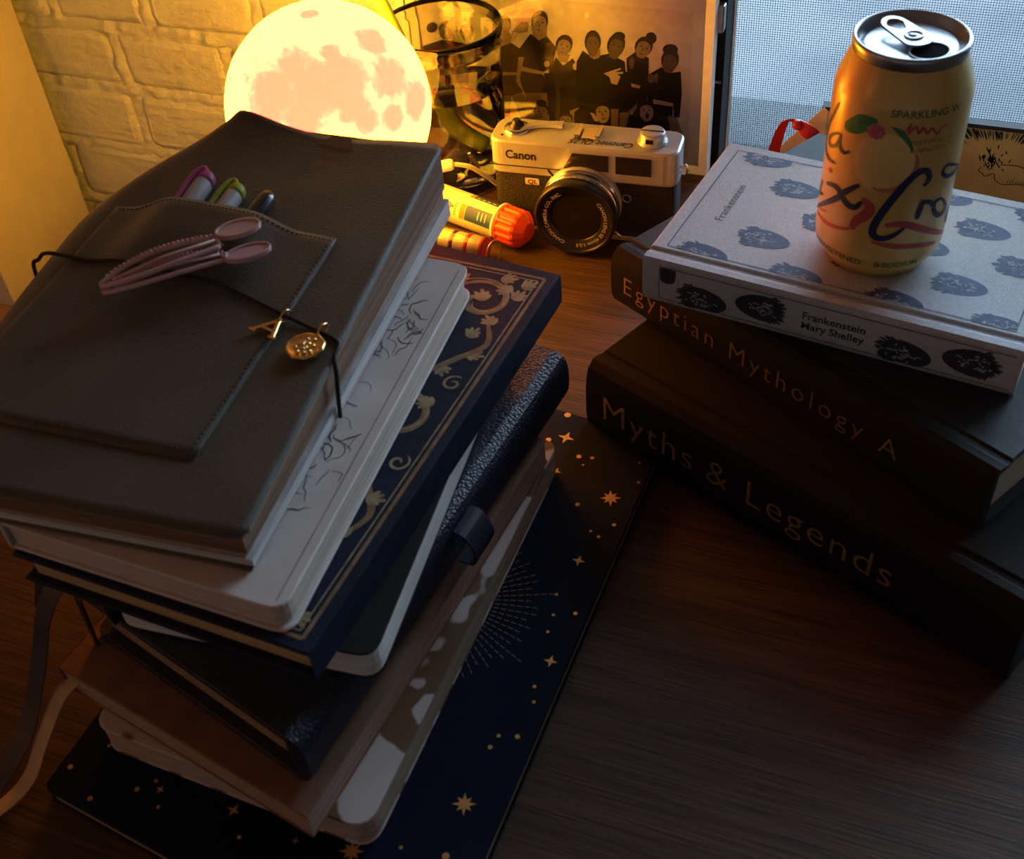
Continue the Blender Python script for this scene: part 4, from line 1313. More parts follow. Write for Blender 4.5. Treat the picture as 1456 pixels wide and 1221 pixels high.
def lring(name, prof, m_, n=56):
    q = MB()
    q.lathe(prof, n, axis='-y', cap0=False, cap1=False)
    return q.build(name, m_, lens)


lring('mount_ring', [(0.0300, 0.0), (0.0300, 0.0055), (0.0290, 0.0062)], M_CHROME)
lring('focus_ring', [(0.0290, 0.0060), (0.0298, 0.0066), (0.0298, 0.0078), (0.0288, 0.0084), (0.0288, 0.0118), (0.0297, 0.0124), (0.0297, 0.0134), (0.0289, 0.0140)], M_BRIGHT)
lring('aperture_ring', [(0.0289, 0.0138), (0.0289, 0.0172), (0.0302, 0.0180), (0.0302, 0.0188)], M_CHROME)
q = MB()
for k in range(9):
    a = math.radians(50 + k * 10)
    c, s_ = math.cos(a), math.sin(a)
    q.add([(0.02895 * math.cos(a + d), -h, 0.02895 * math.sin(a + d)) for d, h in ((-0.012, 0.0145), (0.012, 0.0145), (0.012, 0.0166), (-0.012, 0.0166))], [(0, 1, 2, 3)])
q.build('scale_marks', M_BLACKM, lens)
lring('front_barrel', [(0.0302, 0.0186), (0.0307, 0.0192), (0.0307, 0.0275), (0.0298, 0.0286), (0.0282, 0.0286), (0.0274, 0.0272)], M_BLACKM)
lring('name_ring', [(0.0276, 0.0273), (0.0270, 0.0266), (0.0198, 0.0258), (0.0190, 0.0240)], M_BLACKM)
lring('inner_cone', [(0.0192, 0.0245), (0.0178, 0.0215), (0.0160, 0.0200)], mat('inner_black', (0.006, 0.006, 0.006), 0.5))
lring('front_element', [(0.0175, 0.0200), (0.0150, 0.0216), (0.0110, 0.0230), (0.0060, 0.0239), (0.0003, 0.0242)], M_LENSGL)
q = MB()
q.lathe([(0.0182, 0.0236), (0.0188, 0.0240), (0.0186, 0.0246), (0.0180, 0.0240)], 40, axis='-y', cap0=False)
q.build('retaining_ring', M_BLACKM, lens)
for txt, a0, sz in (('CANON LENS SE 45mm 1:2.5', 42, 0.0038), ('CANON CAMERA CO., INC.', -112, 0.0038)):
    q = MB()
    V, F = glyphs(txt, sz, 'LEFT', 0.00004)
    R0 = 0.0219
    vv = []
    for u, v in V:
        a = math.radians(a0) - u * 1.06 / R0
        r = R0 + v
        vv.append((r * math.cos(a), -(0.0263 + (r - 0.0198) * 0.11), r * math.sin(a)))
    q.add(vv, F)
    q.build('ring_lettering', mat('white_paint', (0.62, 0.60, 0.56), 0.6), lens)
q = MB()
q.tube([(0.0225, -0.006, -0.0190), (0.0272, -0.0075, -0.0215), (0.0315, -0.009, -0.0235)], [0.0014, 0.0014, 0.0010], 8)
q.build('focus_lever', M_BRIGHT, lens)
q = MB()
q.tube([(-0.0215, -0.004, 0.0205), (-0.0255, -0.004, 0.0260)], 0.0009, 6)
q.build('timer_lever', M_BLACKM, lens)

# ------------------------------------------------------------------ books: builder
def book(name, label, BL, BR, TR, TL, z0, z1, cover, pages, tc=0.0025, ins=0.004, rad=0.0, spine=None, bulge=0.003,
         spine_mat=None, pz=None, bev=0.0006, cover2=None, gutter=False):
    """closed book lying flat: outline corners (world xy), from z0 to z1.
    spine: index of the spine edge (0 near, 1 right, 2 far, 3 left)"""
    ox, oy = sum(c[0] for c in (BL, BR, TR, TL)) / 4, sum(c[1] for c in (BL, BR, TR, TL)) / 4
    z0, z1 = z0 + 0.00012, z1 - 0.00012
    t = thing(name, label, 'book', (ox, oy, z0))
    quad = [(c[0] - ox, c[1] - oy) for c in (BL, BR, TR, TL)]
    H = z1 - z0
    radl = rad if isinstance(rad, (list, tuple)) else [rad] * 4
    co = rounded(quad, radl) if any(radl) else quad
    d = [ins] * 4
    if spine is not None:
        d[spine] = 0.001
    pq = inset(quad, d)
    po_ = rounded(pq, [max(0, r - ins * 0.5) for r in radl]) if any(radl) else pq
    MB().prism(co, 0, tc, bev).build('back_cover', cover2 or cover, t)
    MB().prism(po_, tc, H - tc).build('page_block', pages, t)
    if not gutter:
        MB().prism(co, H - tc, H, bev).build('front_cover', cover, t)
    if spine is not None:
        a, b_ = Vector(quad[spine]), Vector(quad[(spine + 1) % 4])
        e_ = (b_ - a).normalized()
        nn = Vector((e_.y, -e_.x))
        prof = [(0.0, 0.0)]
        m_ = 14
        for i in range(m_ + 1):
            k = i / m_
            prof.append((bulge * max(0.0, 1 - abs(2 * k - 1) ** 3) ** 0.5 + 0.0004, H * k))
        prof.append((0.0, H))
        if gutter:
            prof = prof[:-1] + [(-0.0045, H), (-0.0058, H - 0.0005), (-0.0062, H - tc), (0.0, H - tc)]
        rings = []
        for s_ in (a, b_):
            rings.append([(s_.x + nn.x * w, s_.y + nn.y * w, h) for w, h in prof])
        q = MB()
        q.loops(rings, smooth=False)
        q.build('spine', spine_mat or cover, t)
        if gutter:
            dd = [0.0] * 4
            dd[spine] = 0.0100
            MB().prism(inset(quad, dd), H - tc, H, bev).build('front_cover', cover, t)
            dd2 = [0.0] * 4
            g0 = inset(quad, [0.0055 if i == spine else 0.0 for i in range(4)])
            g1 = inset(quad, dd)
            i0, i1 = spine, (spine + 1) % 4
            MB().prism([g0[i0], g0[i1], g1[i1], g1[i0]], H - tc, H - 0.0014).build('hinge_groove', cover, t)
    return t, quad, H


def on_cover(quad, H, corner, e1, off=0.0001):
    """cover coordinates: from a corner along two quad directions"""
    c = Vector(quad[corner])
    u = (Vector(quad[e1[0]]) - c).normalized()
    v = (Vector(quad[e1[1]]) - c).normalized()

    def f(a, b_):
        p = c + u * a + v * b_
        return (p.x, p.y, H + off + LIFT[0])
    return f


def on_spine(quad, edge, H, bulge, off=0.00025):
    a, b_ = Vector(quad[edge]), Vector(quad[(edge + 1) % 4])
    e_ = (b_ - a).normalized()
    nn = Vector((e_.y, -e_.x))

    def f(s_, h):
        k = min(max(h / H, 0.0), 1.0)
        w = bulge * max(0.0, 1 - abs(2 * k - 1) ** 3) ** 0.5 + 0.0004 + off + LIFT[0]
        p = a + e_ * s_ + nn * w
        return (p.x, p.y, h)
    return f


def rect(o_, yaw, ln, wd):
    """near edge starts at o_, runs ln along yaw; depth wd"""
    d = Vector((math.cos(yaw), math.sin(yaw)))
    n_ = Vector((-d.y, d.x))
    o_ = Vector(o_)
    return [tuple(o_), tuple(o_ + d * ln), tuple(o_ + d * ln + n_ * wd), tuple(o_ + n_ * wd)]


M_BLACKC = mat('black_cloth', (0.0115, 0.0105, 0.0095), 0.7, var=0.2, scale=200, bump=0.25, bscale=1500, spec=0.22)
M_NAVYC = mat('navy_cloth', (0.016, 0.017, 0.020), 0.6, spec=0.35, var=0.2, scale=200, bump=0.2, bscale=1500)
M_GREYC = mat('pale_grey_cloth', (0.50, 0.51, 0.53), 0.8, var=0.10, scale=500, bump=0.35, bscale=1600)
M_PAGES = pages_mat('cream_pages', (0.46, 0.38, 0.27), (0.66, 0.56, 0.42))
M_GOLD = mat('gold_foil', (0.80, 0.50, 0.18), 0.36, 0.85, var=0.15, scale=300)
M_NAVYINK = mat('navy_ink', (0.050, 0.075, 0.155), 0.7, var=0.2, scale=300)
M_DARKINK = mat('dark_ink', (0.030, 0.034, 0.045), 0.7, var=0.2, scale=300)

# bottom of the right stack: myths and legends
MZ, EZ, FZ = 0.0590, 0.1005, 0.1300
mq = rect((-0.1725, 0.5190), math.radians(-24.2), 0.284, 0.205)
t, qd, H = book('hardback_book', 'thick black hardback with gold spine letters Myths Legends, lowest of its stack', *mq, 0.0, MZ, M_BLACKC, M_PAGES, 0.003, 0.005, 0.0, 0, 0.0075, bev=0.001, gutter=True)
sf = on_spine(qd, 0, H, 0.0075)
q = MB()
q.text('Myths', 0.0270, lambda u, v: sf(u, v), 0.0125, 0.0225, bold=-0.00025, gap=1.12)
q.build('spine_lettering', M_GOLD, t)
q = MB()
q.text('& Legends', 0.0270, lambda u, v: sf(u, v), 0.0930, 0.0225, bold=-0.00025, gap=1.10)
q.build('spine_lettering', M_GOLD, t)
# middle: egyptian mythology
eq = rect((-0.1745, 0.5790), math.radians(-29.6), 0.268, 0.190)
t, qd, H = book('hardback_book', 'black hardback with gold spine letters Egyptian Mythology, under the pale grey book', *eq, MZ, EZ, M_NAVYC, M_PAGES, 0.003, 0.005, 0.0, 0, 0.0065, spine_mat=M_BLACKC, bev=0.001, gutter=True)
sf = on_spine(qd, 0, H, 0.0065)
q = MB()
q.text('Egyptian Mythology A', 0.0180, lambda u, v: sf(u, v), 0.0105, 0.0150, bold=-0.00022, gap=1.28)
q.build('spine_lettering', M_GOLD, t)
# top: frankenstein
fy = math.radians(-8.2)
fq = rect((-0.1458, 0.5337), fy, 0.2085, 0.1345)
t, qd, H = book('hardback_book', 'pale grey cloth hardback printed with blue ovals, Frankenstein, under the can', *fq, EZ, FZ, M_GREYC, M_PAGES, 0.003, 0.0045, 0.0, 0, 0.0018, bev=0.0008, gutter=True)
cv = on_cover(qd, H, 0, (1, 3))
cv2 = on_cover(qd, H, 0, (1, 3), 0.0002)
q = MB()
x0, x1, y0, y1 = 0.0085, 0.2005, 0.0135, 0.1265
for a, b_ in (((x0, y0), (x1, y0)), ((x0, y1), (x1, y1)), ((x0, y0), (x0, y1)), ((x1, y0), (x1, y1))):
    q.stroke([a, b_], 0.0007, cv, smooth_n=2, taper=False)
q.build('cover_border', M_NAVYINK, t)


def oval_motif(ink, lite, sfun, cx, cy, clip=None, sc=1.0, flip=1, seed=0):
    """generic oval ornament: a dark oval with pale scribble and a feathered left end"""
    rnd = random.Random(seed)

    def put(p):
        x, y = p
        if clip:
            x = min(max(x, clip[0]), clip[1])
            y = min(max(y, clip[2]), clip[3])
        return (x, y)
    body = [put((cx + flip * sc * (0.0155 * math.cos(a) * (1.0 if math.cos(a) > 0 else 0.8)), cy + sc * (0.0088 * math.sin(a)) * (1 - 0.12 * math.cos(a)))) for a in [2 * PI * i / 26 for i in range(26)]]
    ink.blob(body, sfun[0])
    for k in range(13):
        a = math.radians(115 + k * 11.5)
        p0 = (cx + flip * sc * 0.0105 * math.cos(a), cy + sc * 0.0080 * math.sin(a))
        p1 = (p0[0] - flip * sc * (0.0028 + rnd.random() * 0.0032), p0[1] + sc * (math.sin(a) * 0.0022 + rnd.uniform(-0.0008, 0.0008)))
        ink.stroke([put(p0), put(((p0[0] + p1[0]) / 2, (p0[1] + p1[1]) / 2 + 0.0004)), put(p1)], 0.0016 * sc, sfun[0], smooth_n=2)
    for k in range(34):
        a = rnd.uniform(0, 2 * PI)
        r = math.sqrt(rnd.random()) * 0.8
        px, py = cx + flip * sc * 0.0115 * r * math.cos(a) - flip * 0.0015 * sc, cy + sc * 0.0062 * r * math.sin(a)
        dx, dy = rnd.uniform(-0.0022, 0.0022), rnd.uniform(-0.0016, 0.0016)
        lite.stroke([put((px, py)), put((px + dx, py + dy)), put((px + dx * 1.3 + rnd.uniform(-0.001, 0.001), py + dy * 0.4))], 0.00062 * sc, sfun[1], smooth_n=3)


kk = 0
for r_, yy_ in enumerate((0.0140, 0.0410, 0.0690, 0.0970, 0.1235)):
    for c_ in range(5):
        cx = (0.0290 if r_ % 2 == 0 else 0.0560) + c_ * 0.0545
        if cx > 0.205 or (r_ == 2 and c_ == 0):
            continue
        kk += 1
        ink, lite = MB(), MB()
        oval_motif(ink, lite, (cv, cv2), cx, yy_, (x0, x1, y0, y1), seed=kk)
        om = ink.build('oval_ornament', M_NAVYINK, t)
        tag(lite.build('ornament_lines', M_GREYC, om), kind='stuff')
q = MB()
q.text('Frankenstein', 0.0072, lambda u, v: cv(0.0280 - v, 0.0480 + u), xs=1.12)
q.build('cover_lettering', M_DARKINK, t)
sf = on_spine(qd, 0, H, 0.0018, 0.0002)
sf2 = on_spine(qd, 0, H, 0.0018, 0.0003)
for k, (s_, h, fl) in enumerate(((0.0365, 0.0095, 1), (0.0715, 0.0150, -1), (0.1500, 0.0095, 1), (0.1850, 0.0150, -1))):
    ink, lite = MB(), MB()
    oval_motif(ink, lite, (sf, sf2), s_, h, (0.012, 0.205, 0.0028, 0.0255), sc=0.98, flip=fl, seed=80 + k)
    om = ink.build('oval_ornament', M_DARKINK, t)
    tag(lite.build('ornament_lines', M_GREYC, om), kind='stuff')
q0 = MB()
for a, b_ in (((0.0105, 0.0035), (0.0105, 0.0255)), ((0.0105, 0.0255), (0.2050, 0.0255)), ((0.0105, 0.0035), (0.2050, 0.0035))):
    q0.stroke([a, b_], 0.0005, sf, smooth_n=2, taper=False)
sq = [(0.0110, 0.0150), (0.0205, 0.0150), (0.0205, 0.0250), (0.0110, 0.0250)]
ink = MB()
ink.blob(rounded(sq, [0.004, 0.005, 0.001, 0.001], 3), sf)
ink.build('oval_ornament', M_DARKINK, t)
q0.build('spine_border', M_DARKINK, t)
q = MB()
q.text('Frankenstein', 0.0068, lambda u, v: sf(u, v), 0.0945, 0.0155, bold=0.00012)
q.text('Mary Shelley', 0.0068, lambda u, v: sf(u, v), 0.0945, 0.0088, bold=0.00012)
q.build('spine_lettering', M_DARKINK, t)

# ------------------------------------------------------------------ drinks can
M_CAN = mat('yellow_can', (0.70, 0.47, 0.13), 0.34, 0.12, var=0.06, scale=12, coat=0.3)
M_ALU = mat('aluminium', (0.40, 0.41, 0.43), 0.30, 1.0, var=0.04, bump=0.04, bscale=200)
cn = thing('drinks_can', 'opened yellow sparkling water can with fruit print standing on the grey book', 'can', (-0.0236, 0.5730, FZ))
CS = 1.03
prof = [(0.0235, 0.0012), (0.0250, 0.0), (0.0265, 0.0008), (0.0295, 0.0065), (0.0322, 0.0105), (0.0330, 0.0150), (0.0330, 0.0965), (0.0326, 0.1000), (0.0312, 0.1045), (0.0283, 0.1125), (0.0268, 0.1160)]
prof = [(r * CS, h * CS) for r, h in prof]
q = MB()
q.lathe([(0.0004, 0.006 * CS), (0.020 * CS, 0.0045 * CS)] + prof, 72, cap0=False, cap1=False)
q.build('can_body', M_CAN, cn)
q = MB()
q.lathe([(r * CS, h * CS) for r, h in [(0.0266, 0.1158), (0.0270, 0.1180), (0.0275, 0.1205), (0.0272, 0.1222), (0.0262, 0.1226), (0.0253, 0.1215), (0.0247, 0.1165), (0.0236, 0.1158), (0.0226, 0.1178), (0.0210, 0.1182), (0.0004, 0.1182)]], 72, cap0=False, cap1=False)
q.build('can_lid', M_ALU, cn)
LT = 0.1182 * CS
la = math.radians(-42)
ca_, sa_ = math.cos(la), math.sin(la)


def lidp(x, y, z):
    return (x * ca_ - y * sa_, x * sa_ + y * ca_, LT + z)


q = MB()
q.blob([(0.0128 + 0.0080 * math.cos(a) * (0.9 if math.cos(a) > 0 else 1.05), 0.0100 * math.sin(a)) for a in [2 * PI * i / 28 for i in range(28)]], lambda u, v: lidp(u, v, 0.0003))
q.build('drink_opening', mat('can_inside', (0.006, 0.006, 0.007), 0.95, spec=0.05), cn)
q = MB()
q.tube([lidp(0.0128 + 0.0085 * math.cos(a), 0.0103 * math.sin(a), 0.0003) for a in [2 * PI * i / 32 for i in range(32)]], 0.0007, 6, closed=True)
q.build('score_rim', M_ALU, cn)
q = MB()
outl = [(0.0065 * math.cos(a), 0.0080 * math.sin(a)) for a in [-PI / 2 + PI * i / 10 for i in range(11)]]
outl = [(x_ + 0.004, y_) for x_, y_ in outl] + [(x_ * 1.1 - 0.0125, y_ * 0.86) for x_, y_ in [(0.0065 * math.cos(a), 0.0080 * math.sin(a)) for a in [PI / 2 + PI * i / 10 for i in range(11)]]]
hole = [(-0.0118 + 0.0052 * math.cos(a), 0.0048 * math.sin(a)) for a in [2 * PI * i / 22 for i in range(22)]]
n_o = len(outl)
ang = lambda p: math.atan2(p[1], p[0] + 0.0118)
ho = [(-0.0118 + 0.0052 * math.cos(ang(p)), 0.0048 * math.sin(ang(p))) for p in outl]
rise = lambda x_: 0.0022 + max(0, -x_) * 0.12
rings = [[lidp(x_, y_, rise(x_)) for x_, y_ in outl], [lidp(x_, y_, rise(x_) + 0.0012) for x_, y_ in outl], [lidp(x_, y_, rise(x_) + 0.0012) for x_, y_ in ho], [lidp(x_, y_, rise(x_)) for x_, y_ in ho]]
rings.append(rings[0])
q.loops(rings, cap0=False, cap1=False, smooth=False)
q.build('pull_tab', M_ALU, cn)
q = MB()
q.lathe([(0.0026, 0.0), (0.0026, 0.0030), (0.0020, 0.0042), (0.0003, 0.0044)], 16, at=lidp(0, 0, 0))
q.tube([lidp(0.004 * math.cos(a) + 0.001, 0.0045 * math.sin(a), 0.0040) for a in [2 * PI * i / 20 for i in range(20)]], 0.0006, 6, closed=True)
q.build('tab_rivet', M_ALU, cn)

CA0 = math.atan2(-0.5730, 0.0236)


def can_r(h):
    for (r0, h0), (r1, h1) in zip(prof[2:], prof[3:]):
        if h0 <= h <= h1:
            return r0 + (r1 - r0) * (h - h0) / max(1e-9, h1 - h0)
    return prof[-1][0]


def cansf(off):
    def f(s_, h):
        r = can_r(h) + off + LIFT[0]
        a = CA0 + s_ / 0.0336
        return (r * math.cos(a), r * math.sin(a), h)
    return f


ST = {'L': [(-37.8, 100.3), (-43.0, 90.5), (-50.8, 77.1), (-50.8, 66.3), (-42.7, 62.8), (-33.6, 64.0)], 'a1': [(-32.4, 83.2), (-37.0, 81.5), (-44.5, 75.0), (-42.9, 71.1), (-36.3, 73.9), (-33.3, 78.9), (-32.1, 83.7)], 'a2': [(-32.1, 83.7), (-32.2, 76.8), (-27.7, 73.9), (-23.6, 76.9)], 'i': [(-47.0, 46.3), (-50.8, 37.5), (-42.7, 40.1)], 'x1': [(-39.6, 48.8), (-29.3, 51.3), (-21.0, 45.8), (-15.0, 45.3), (-11.5, 49.7)], 'x2': [(-14.2, 59.0), (-22.1, 52.2), (-29.8, 43.9), (-50.8, 27.6)], 'C': [(20.9, 60.7), (23.6, 64.7), (21.4, 69.9), (16.3, 70.3), (10.5, 63.7), (3.4, 51.4), (-1.8, 39.6), (-2.5, 32.4), (2.0, 29.9), (8.7, 31.9), (14.4, 36.7)], 'r1': [(22.7, 52.1), (21.5, 46.2), (20.7, 40.8)], 'r2': [(20.9, 46.4), (23.5, 50.2), (27.4, 49.5), (29.4, 46.3)], 'o': [(36.6, 48.7), (31.9, 48.5), (31.3, 44.1), (35.6, 39.0), (41.6, 37.7), (43.5, 41.5), (36.6, 48.7)], 'i2': [(50.7, 37.4), (50.8, 29.4), (50.6, 26.9)], 'a3': [(50.8, 62.1), (36.2, 69.6), (32.2, 66.3), (36.8, 61.8), (45.6, 60.4), (50.8, 62.3), (50.8, 56.2), (50.6, 56.0)], 'sw1': [(-15.1, 32.0), (-12.6, 38.0), (-8.1, 42.4), (-6.3, 47.8), (-11.4, 51.8)], 'sw2': [(-50.7, 25.6), (-36.0, 26.5), (-24.7, 28.8), (-15.7, 31.8)], 'sw3': [(-50.7, 30.8), (-45.9, 29.6), (-35.0, 33.7)], 'sw4': [(3.1, 38.1), (13.5, 38.7), (26.5, 33.3), (50.8, 20.6)], 'sw5': [(-2.4, 27.3), (8.5, 25.4), (22.7, 23.8), (40.4, 19.5)], 'leaf1': [(-30.1, 92.1), (-22.1, 100.1), (-14.8, 101.6), (-9.6, 99.4), (-18.8, 89.5), (-28.7, 87.7)], 'leaf2': [(-2.7, 98.3), (4.1, 96.5), (9.9, 88.4), (11.0, 83.2), (6.9, 88.7), (1.8, 93.9)], 'flower': [(-9.9, 93.7)], 'fruit': [(-2.1, 76.2)], 'spark': [(-2.7, 112.3), (36.5, 107.5)], 'script': [(5.2, 102.7), (7.5, 108.1), (6.9, 102.1), (10.0, 106.2), (12.4, 101.8), (14.0, 105.3), (17.0, 101.5), (18.8, 104.3), (22.8, 100.3), (24.6, 103.8), (28.8, 104.3)], 'nat': [(9.2, 97.8), (31.6, 94.1)], 'unsw': [(-38.2, 11.4), (-4.8, 14.9)], 'sod': [(0.2, 13.7), (30.3, 10.5)], 'neck': [(-50.8, 108.0)], 'reddot': [(-37.8, 57.5)]}
ST = {k: [(a * 0.90 / 1000, (b_ if b_ < 60 else 60 + (b_ - 60) * 0.90) / 1000) for a, b_ in v] for k, v in ST.items()}
s1, s2, s3, s4 = cansf(0.00010), cansf(0.00018), cansf(0.00026), cansf(0.00034)
inkc = mat('can_blue', (0.020, 0.024, 0.085), 0.4, var=0.1)
q = MB()
for k_, w in (('L', 0.0026), ('a1', 0.0020), ('a2', 0.0020), ('i', 0.0022), ('x1', 0.0036), ('x2', 0.0034), ('C', 0.0042), ('r1', 0.0034), ('r2', 0.0026), ('o', 0.0028), ('i2', 0.0026), ('a3', 0.0024)):
    q.stroke(ST[k_], w, s4, smooth_n=7)
q.build('brand_lettering', inkc, cn)
q = MB()
fx, fh = ST['fruit'][0]
q.blob([(fx + 0.0165 * math.cos(a), fh - 0.001 + 0.0165 * math.sin(a)) for a in [2 * PI * i / 40 for i in range(40)]], s1)
q.build('printed_fruit', mat('can_fruit', (0.80, 0.56, 0.20), 0.35, var=0.12, scale=40), cn)
q = MB()
q.stroke([(fx + 0.0150 * math.cos(a), fh - 0.001 + 0.0150 * math.sin(a)) for a in [math.radians(25 - 12 * k) for k in range(12)]], 0.0032, s2, smooth_n=3)
q.build('printed_blush', mat('can_blush', (0.56, 0.19, 0.10), 0.35, var=0.15), cn)
q = MB()
q.blob([tuple(p) for p in curve(ST['leaf1'] + [ST['leaf1'][0]], 4)[:-1]], s2)
q.build('printed_leaf', mat('can_leaf', (0.045, 0.20, 0.065), 0.35, var=0.2, scale=200), cn)
q = MB()
q.blob([tuple(p) for p in curve(ST['leaf2'] + [ST['leaf2'][0]], 4)[:-1]], s2)
q.build('printed_leaf', mat('can_leaf', (0.045, 0.20, 0.065), 0.35, var=0.2, scale=200), cn)
q = MB()
fx, fh = ST['flower'][0]
for k in range(9):
    a = 2 * PI * k / 9
    q.stroke([(fx, fh), (fx + 0.0048 * math.cos(a), fh + 0.0042 * math.sin(a))], 0.0034, s3, smooth_n=5)
q.build('printed_flower', mat('can_pink', (0.55, 0.14, 0.17), 0.4, var=0.2, scale=300), cn)
M_CANRED = mat('can_red', (0.50, 0.085, 0.075), 0.4, var=0.15)
for k_, w in (('sw1', 0.0058), ('sw2', 0.0022), ('sw3', 0.0016), ('sw4', 0.0040), ('sw5', 0.0030)):
    q = MB()
    q.stroke(ST[k_], w, s2, smooth_n=7)
    q.build('printed_swash', M_CANRED, cn)
q = MB()
q.stroke([(a, b_ - 0.0065) for a, b_ in ST['script']], 0.0013, s3, smooth_n=6)
q.build('script_flourish', M_CANRED, cn)
q = MB()
dx, dh = ST['reddot'][0]
q.blob([(dx + 0.0016 * math.cos(a), dh + 0.0016 * math.sin(a)) for a in [2 * PI * i / 12 for i in range(12)]], s3)
q.build('red_dot', M_CANRED, cn)

q = MB()
q.text('SPARKLING W', 0.0052, lambda u, v: s3(u, v), ST['spark'][0][0] - 0.001, 0.0995, xs=1.05, bold=0.0001)
q.build('ring_lettering', mat('can_green_ink', (0.12, 0.17, 0.04), 0.45), cn)
q = MB()
q.text('UNSWEETENED', 0.0048, lambda u, v: s3(u, v), -0.0425, 0.0112, xs=1.08, bold=0.0001)
q.build('ring_lettering', mat('can_green_ink', (0.12, 0.17, 0.04), 0.45), cn)
q = MB()
q.text('0-SODIUM', 0.0048, lambda u, v: s3(u, v), 0.0010, 0.0112, xs=1.08, bold=0.0001)
q.build('ring_lettering', mat('can_green_ink', (0.12, 0.17, 0.04), 0.45), cn)
q = MB()
q.text('NATURALLY', 0.0034, lambda u, v: s3(u, v), ST['nat'][0][0], 0.0850, xs=1.1)
q.text('ESSENCED', 0.0034, lambda u, v: s3(u, v), ST['nat'][0][0], 0.0806, xs=1.1)
q.build('small_lettering', mat('can_brown_ink', (0.35, 0.14, 0.06), 0.45), cn)

# ------------------------------------------------------------------ left stack, from the desk up
M_STARRY = mat('midnight_cover', (0.0050, 0.0095, 0.0270), 0.55, spec=0.10, var=0.2, scale=40)
M_GILT = pages_mat('gilt_edges', (0.34, 0.24, 0.09), (0.52, 0.38, 0.16), 0.45)
t, qd, H = book('celestial_notebook', 'large midnight blue notebook scattered with gold stars, lowest on the desk', (-0.3527, 0.1848), (-0.1328, 0.1538), (-0.1244, 0.5100), (-0.3430, 0.5320),
                0.0, 0.0115, M_STARRY, M_GILT, 0.0022, 0.0012, [0.006, 0.003, 0.003, 0.006], None, bev=0.0007)
ox, oy = t.location.x, t.location.y


def flat(z):
    return lambda x_, y_: (x_ - ox, y_ - oy, z)


rnd = random.Random(3)
f1 = flat(H + 0.00015)
for (cx, cy), r in [((-0.1419, 0.4526), 0.0065),
    ((-0.1503, 0.2428), 0.006),
    ((-0.1912, 0.2041), 0.006)]:
    pts = []
    for i in range(16):
        a = 2 * PI * i / 16 + 0.3
        rr = r * (1.0 if i % 4 == 0 else 0.82 if i % 2 == 0 else 0.42)
        pts.append((cx + rr * math.cos(a), cy + rr * math.sin(a)))
    MB().blob(pts, f1).build('foil_star', M_GOLD, t)
for (cx, cy), r in [((-0.1834, 0.4938), 0.0055),
    ((-0.1449, 0.4014), 0.004),
    ((-0.1798, 0.4642), 0.0032),
    ((-0.1378, 0.3323), 0.0038),
    ((-0.1602, 0.508), 0.0028),
    ((-0.2548, 0.2045), 0.0035),
    ((-0.2952, 0.2027), 0.0025),
    ((-0.2188, 0.2003), 0.002)]:
    a0 = rnd.uniform(-0.2, 0.2)
    MB().blob([(cx + r * (1.0 if i % 2 == 0 else 0.33) * math.cos(a0 + PI * i / 4), cy + r * (1.0 if i % 2 == 0 else 0.33) * math.sin(a0 + PI * i / 4)) for i in range(8)], f1).build('foil_star', M_GOLD, t)
q = MB()
for (cx, cy), r in [((-0.1891, 0.5137), 0.0022),
    ((-0.1934, 0.4889), 0.0018),
    ((-0.1706, 0.4802), 0.0016),
    ((-0.1624, 0.4814), 0.0013),
    ((-0.1659, 0.474), 0.0008),
    ((-0.1401, 0.5016), 0.001),
    ((-0.1355, 0.4965), 0.0008),
    ((-0.1344, 0.5007), 0.0011),
    ((-0.1337, 0.4856), 0.0009),
    ((-0.1296, 0.4696), 0.0011),
    ((-0.159, 0.442), 0.0014),
    ((-0.1338, 0.433), 0.0012),
    ((-0.1452, 0.4244), 0.0009),
    ((-0.1396, 0.4217), 0.0011),
    ((-0.1492, 0.3749), 0.001),
    ((-0.1352, 0.3657), 0.0012),
    ((-0.1462, 0.3612), 0.0009),
    ((-0.1454, 0.3497), 0.0009),
    ((-0.1406, 0.315), 0.001),
    ((-0.1378, 0.3062), 0.001),
    ((-0.1479, 0.2824), 0.001),
    ((-0.1388, 0.2849), 0.0013),
    ((-0.1496, 0.2751), 0.0012),
    ((-0.1486, 0.216), 0.0018),
    ((-0.3459, 0.1989), 0.0014),
    ((-0.3259, 0.1874), 0.0014),
    ((-0.3063, 0.1991), 0.0013),
    ((-0.2998, 0.206), 0.001),
    ((-0.291, 0.1943), 0.001),
    ((-0.334, 0.2153), 0.001),
    ((-0.1701, 0.2131), 0.001),
    ((-0.2452, 0.1933), 0.001)]:
    q.blob(arc(cx, cy, r, n=10), f1)
tag(q.build('foil_dots', M_GOLD, t), kind='stuff')
q = MB()
sx, sy = (-0.2089, 0.3535)
for k in range(72):
    a = 2 * PI * k / 72
    r = 0.030
    far = 0.049 + (0.014 if k % 9 == 4 else 0.006 * ((k * 7) % 5) / 5)
    while r < far:
        q.stroke([(sx + r * math.cos(a), sy + r * math.sin(a)), (sx + (r + 0.0030) * math.cos(a), sy + (r + 0.0030) * math.sin(a))], 0.0007, f1, smooth_n=1, taper=False)
        r += 0.0042
tag(q.build('foil_sunburst', mat('dull_gold', (0.20, 0.15, 0.10), 0.5, 0.5), t), kind='stuff')

# spotted paper notebook
M_SPOT = blotch_mat('spotted_paper', (0.55, 0.46, 0.42), (0.145, 0.070, 0.022), 38.0, 0.52, 0.6)
M_KPAGE = pages_mat('ivory_pages', (0.40, 0.30, 0.22), (0.56, 0.46, 0.36))
book('spotted_notebook', 'soft notebook with brown and white spotted cover on the celestial notebook', (-0.337, 0.2140), (-0.1815, 0.2070), (-0.1790, 0.4700), (-0.3340, 0.4760),
     0.0115, 0.0315, M_SPOT, M_KPAGE, 0.0014, 0.0006, 0.012, None)

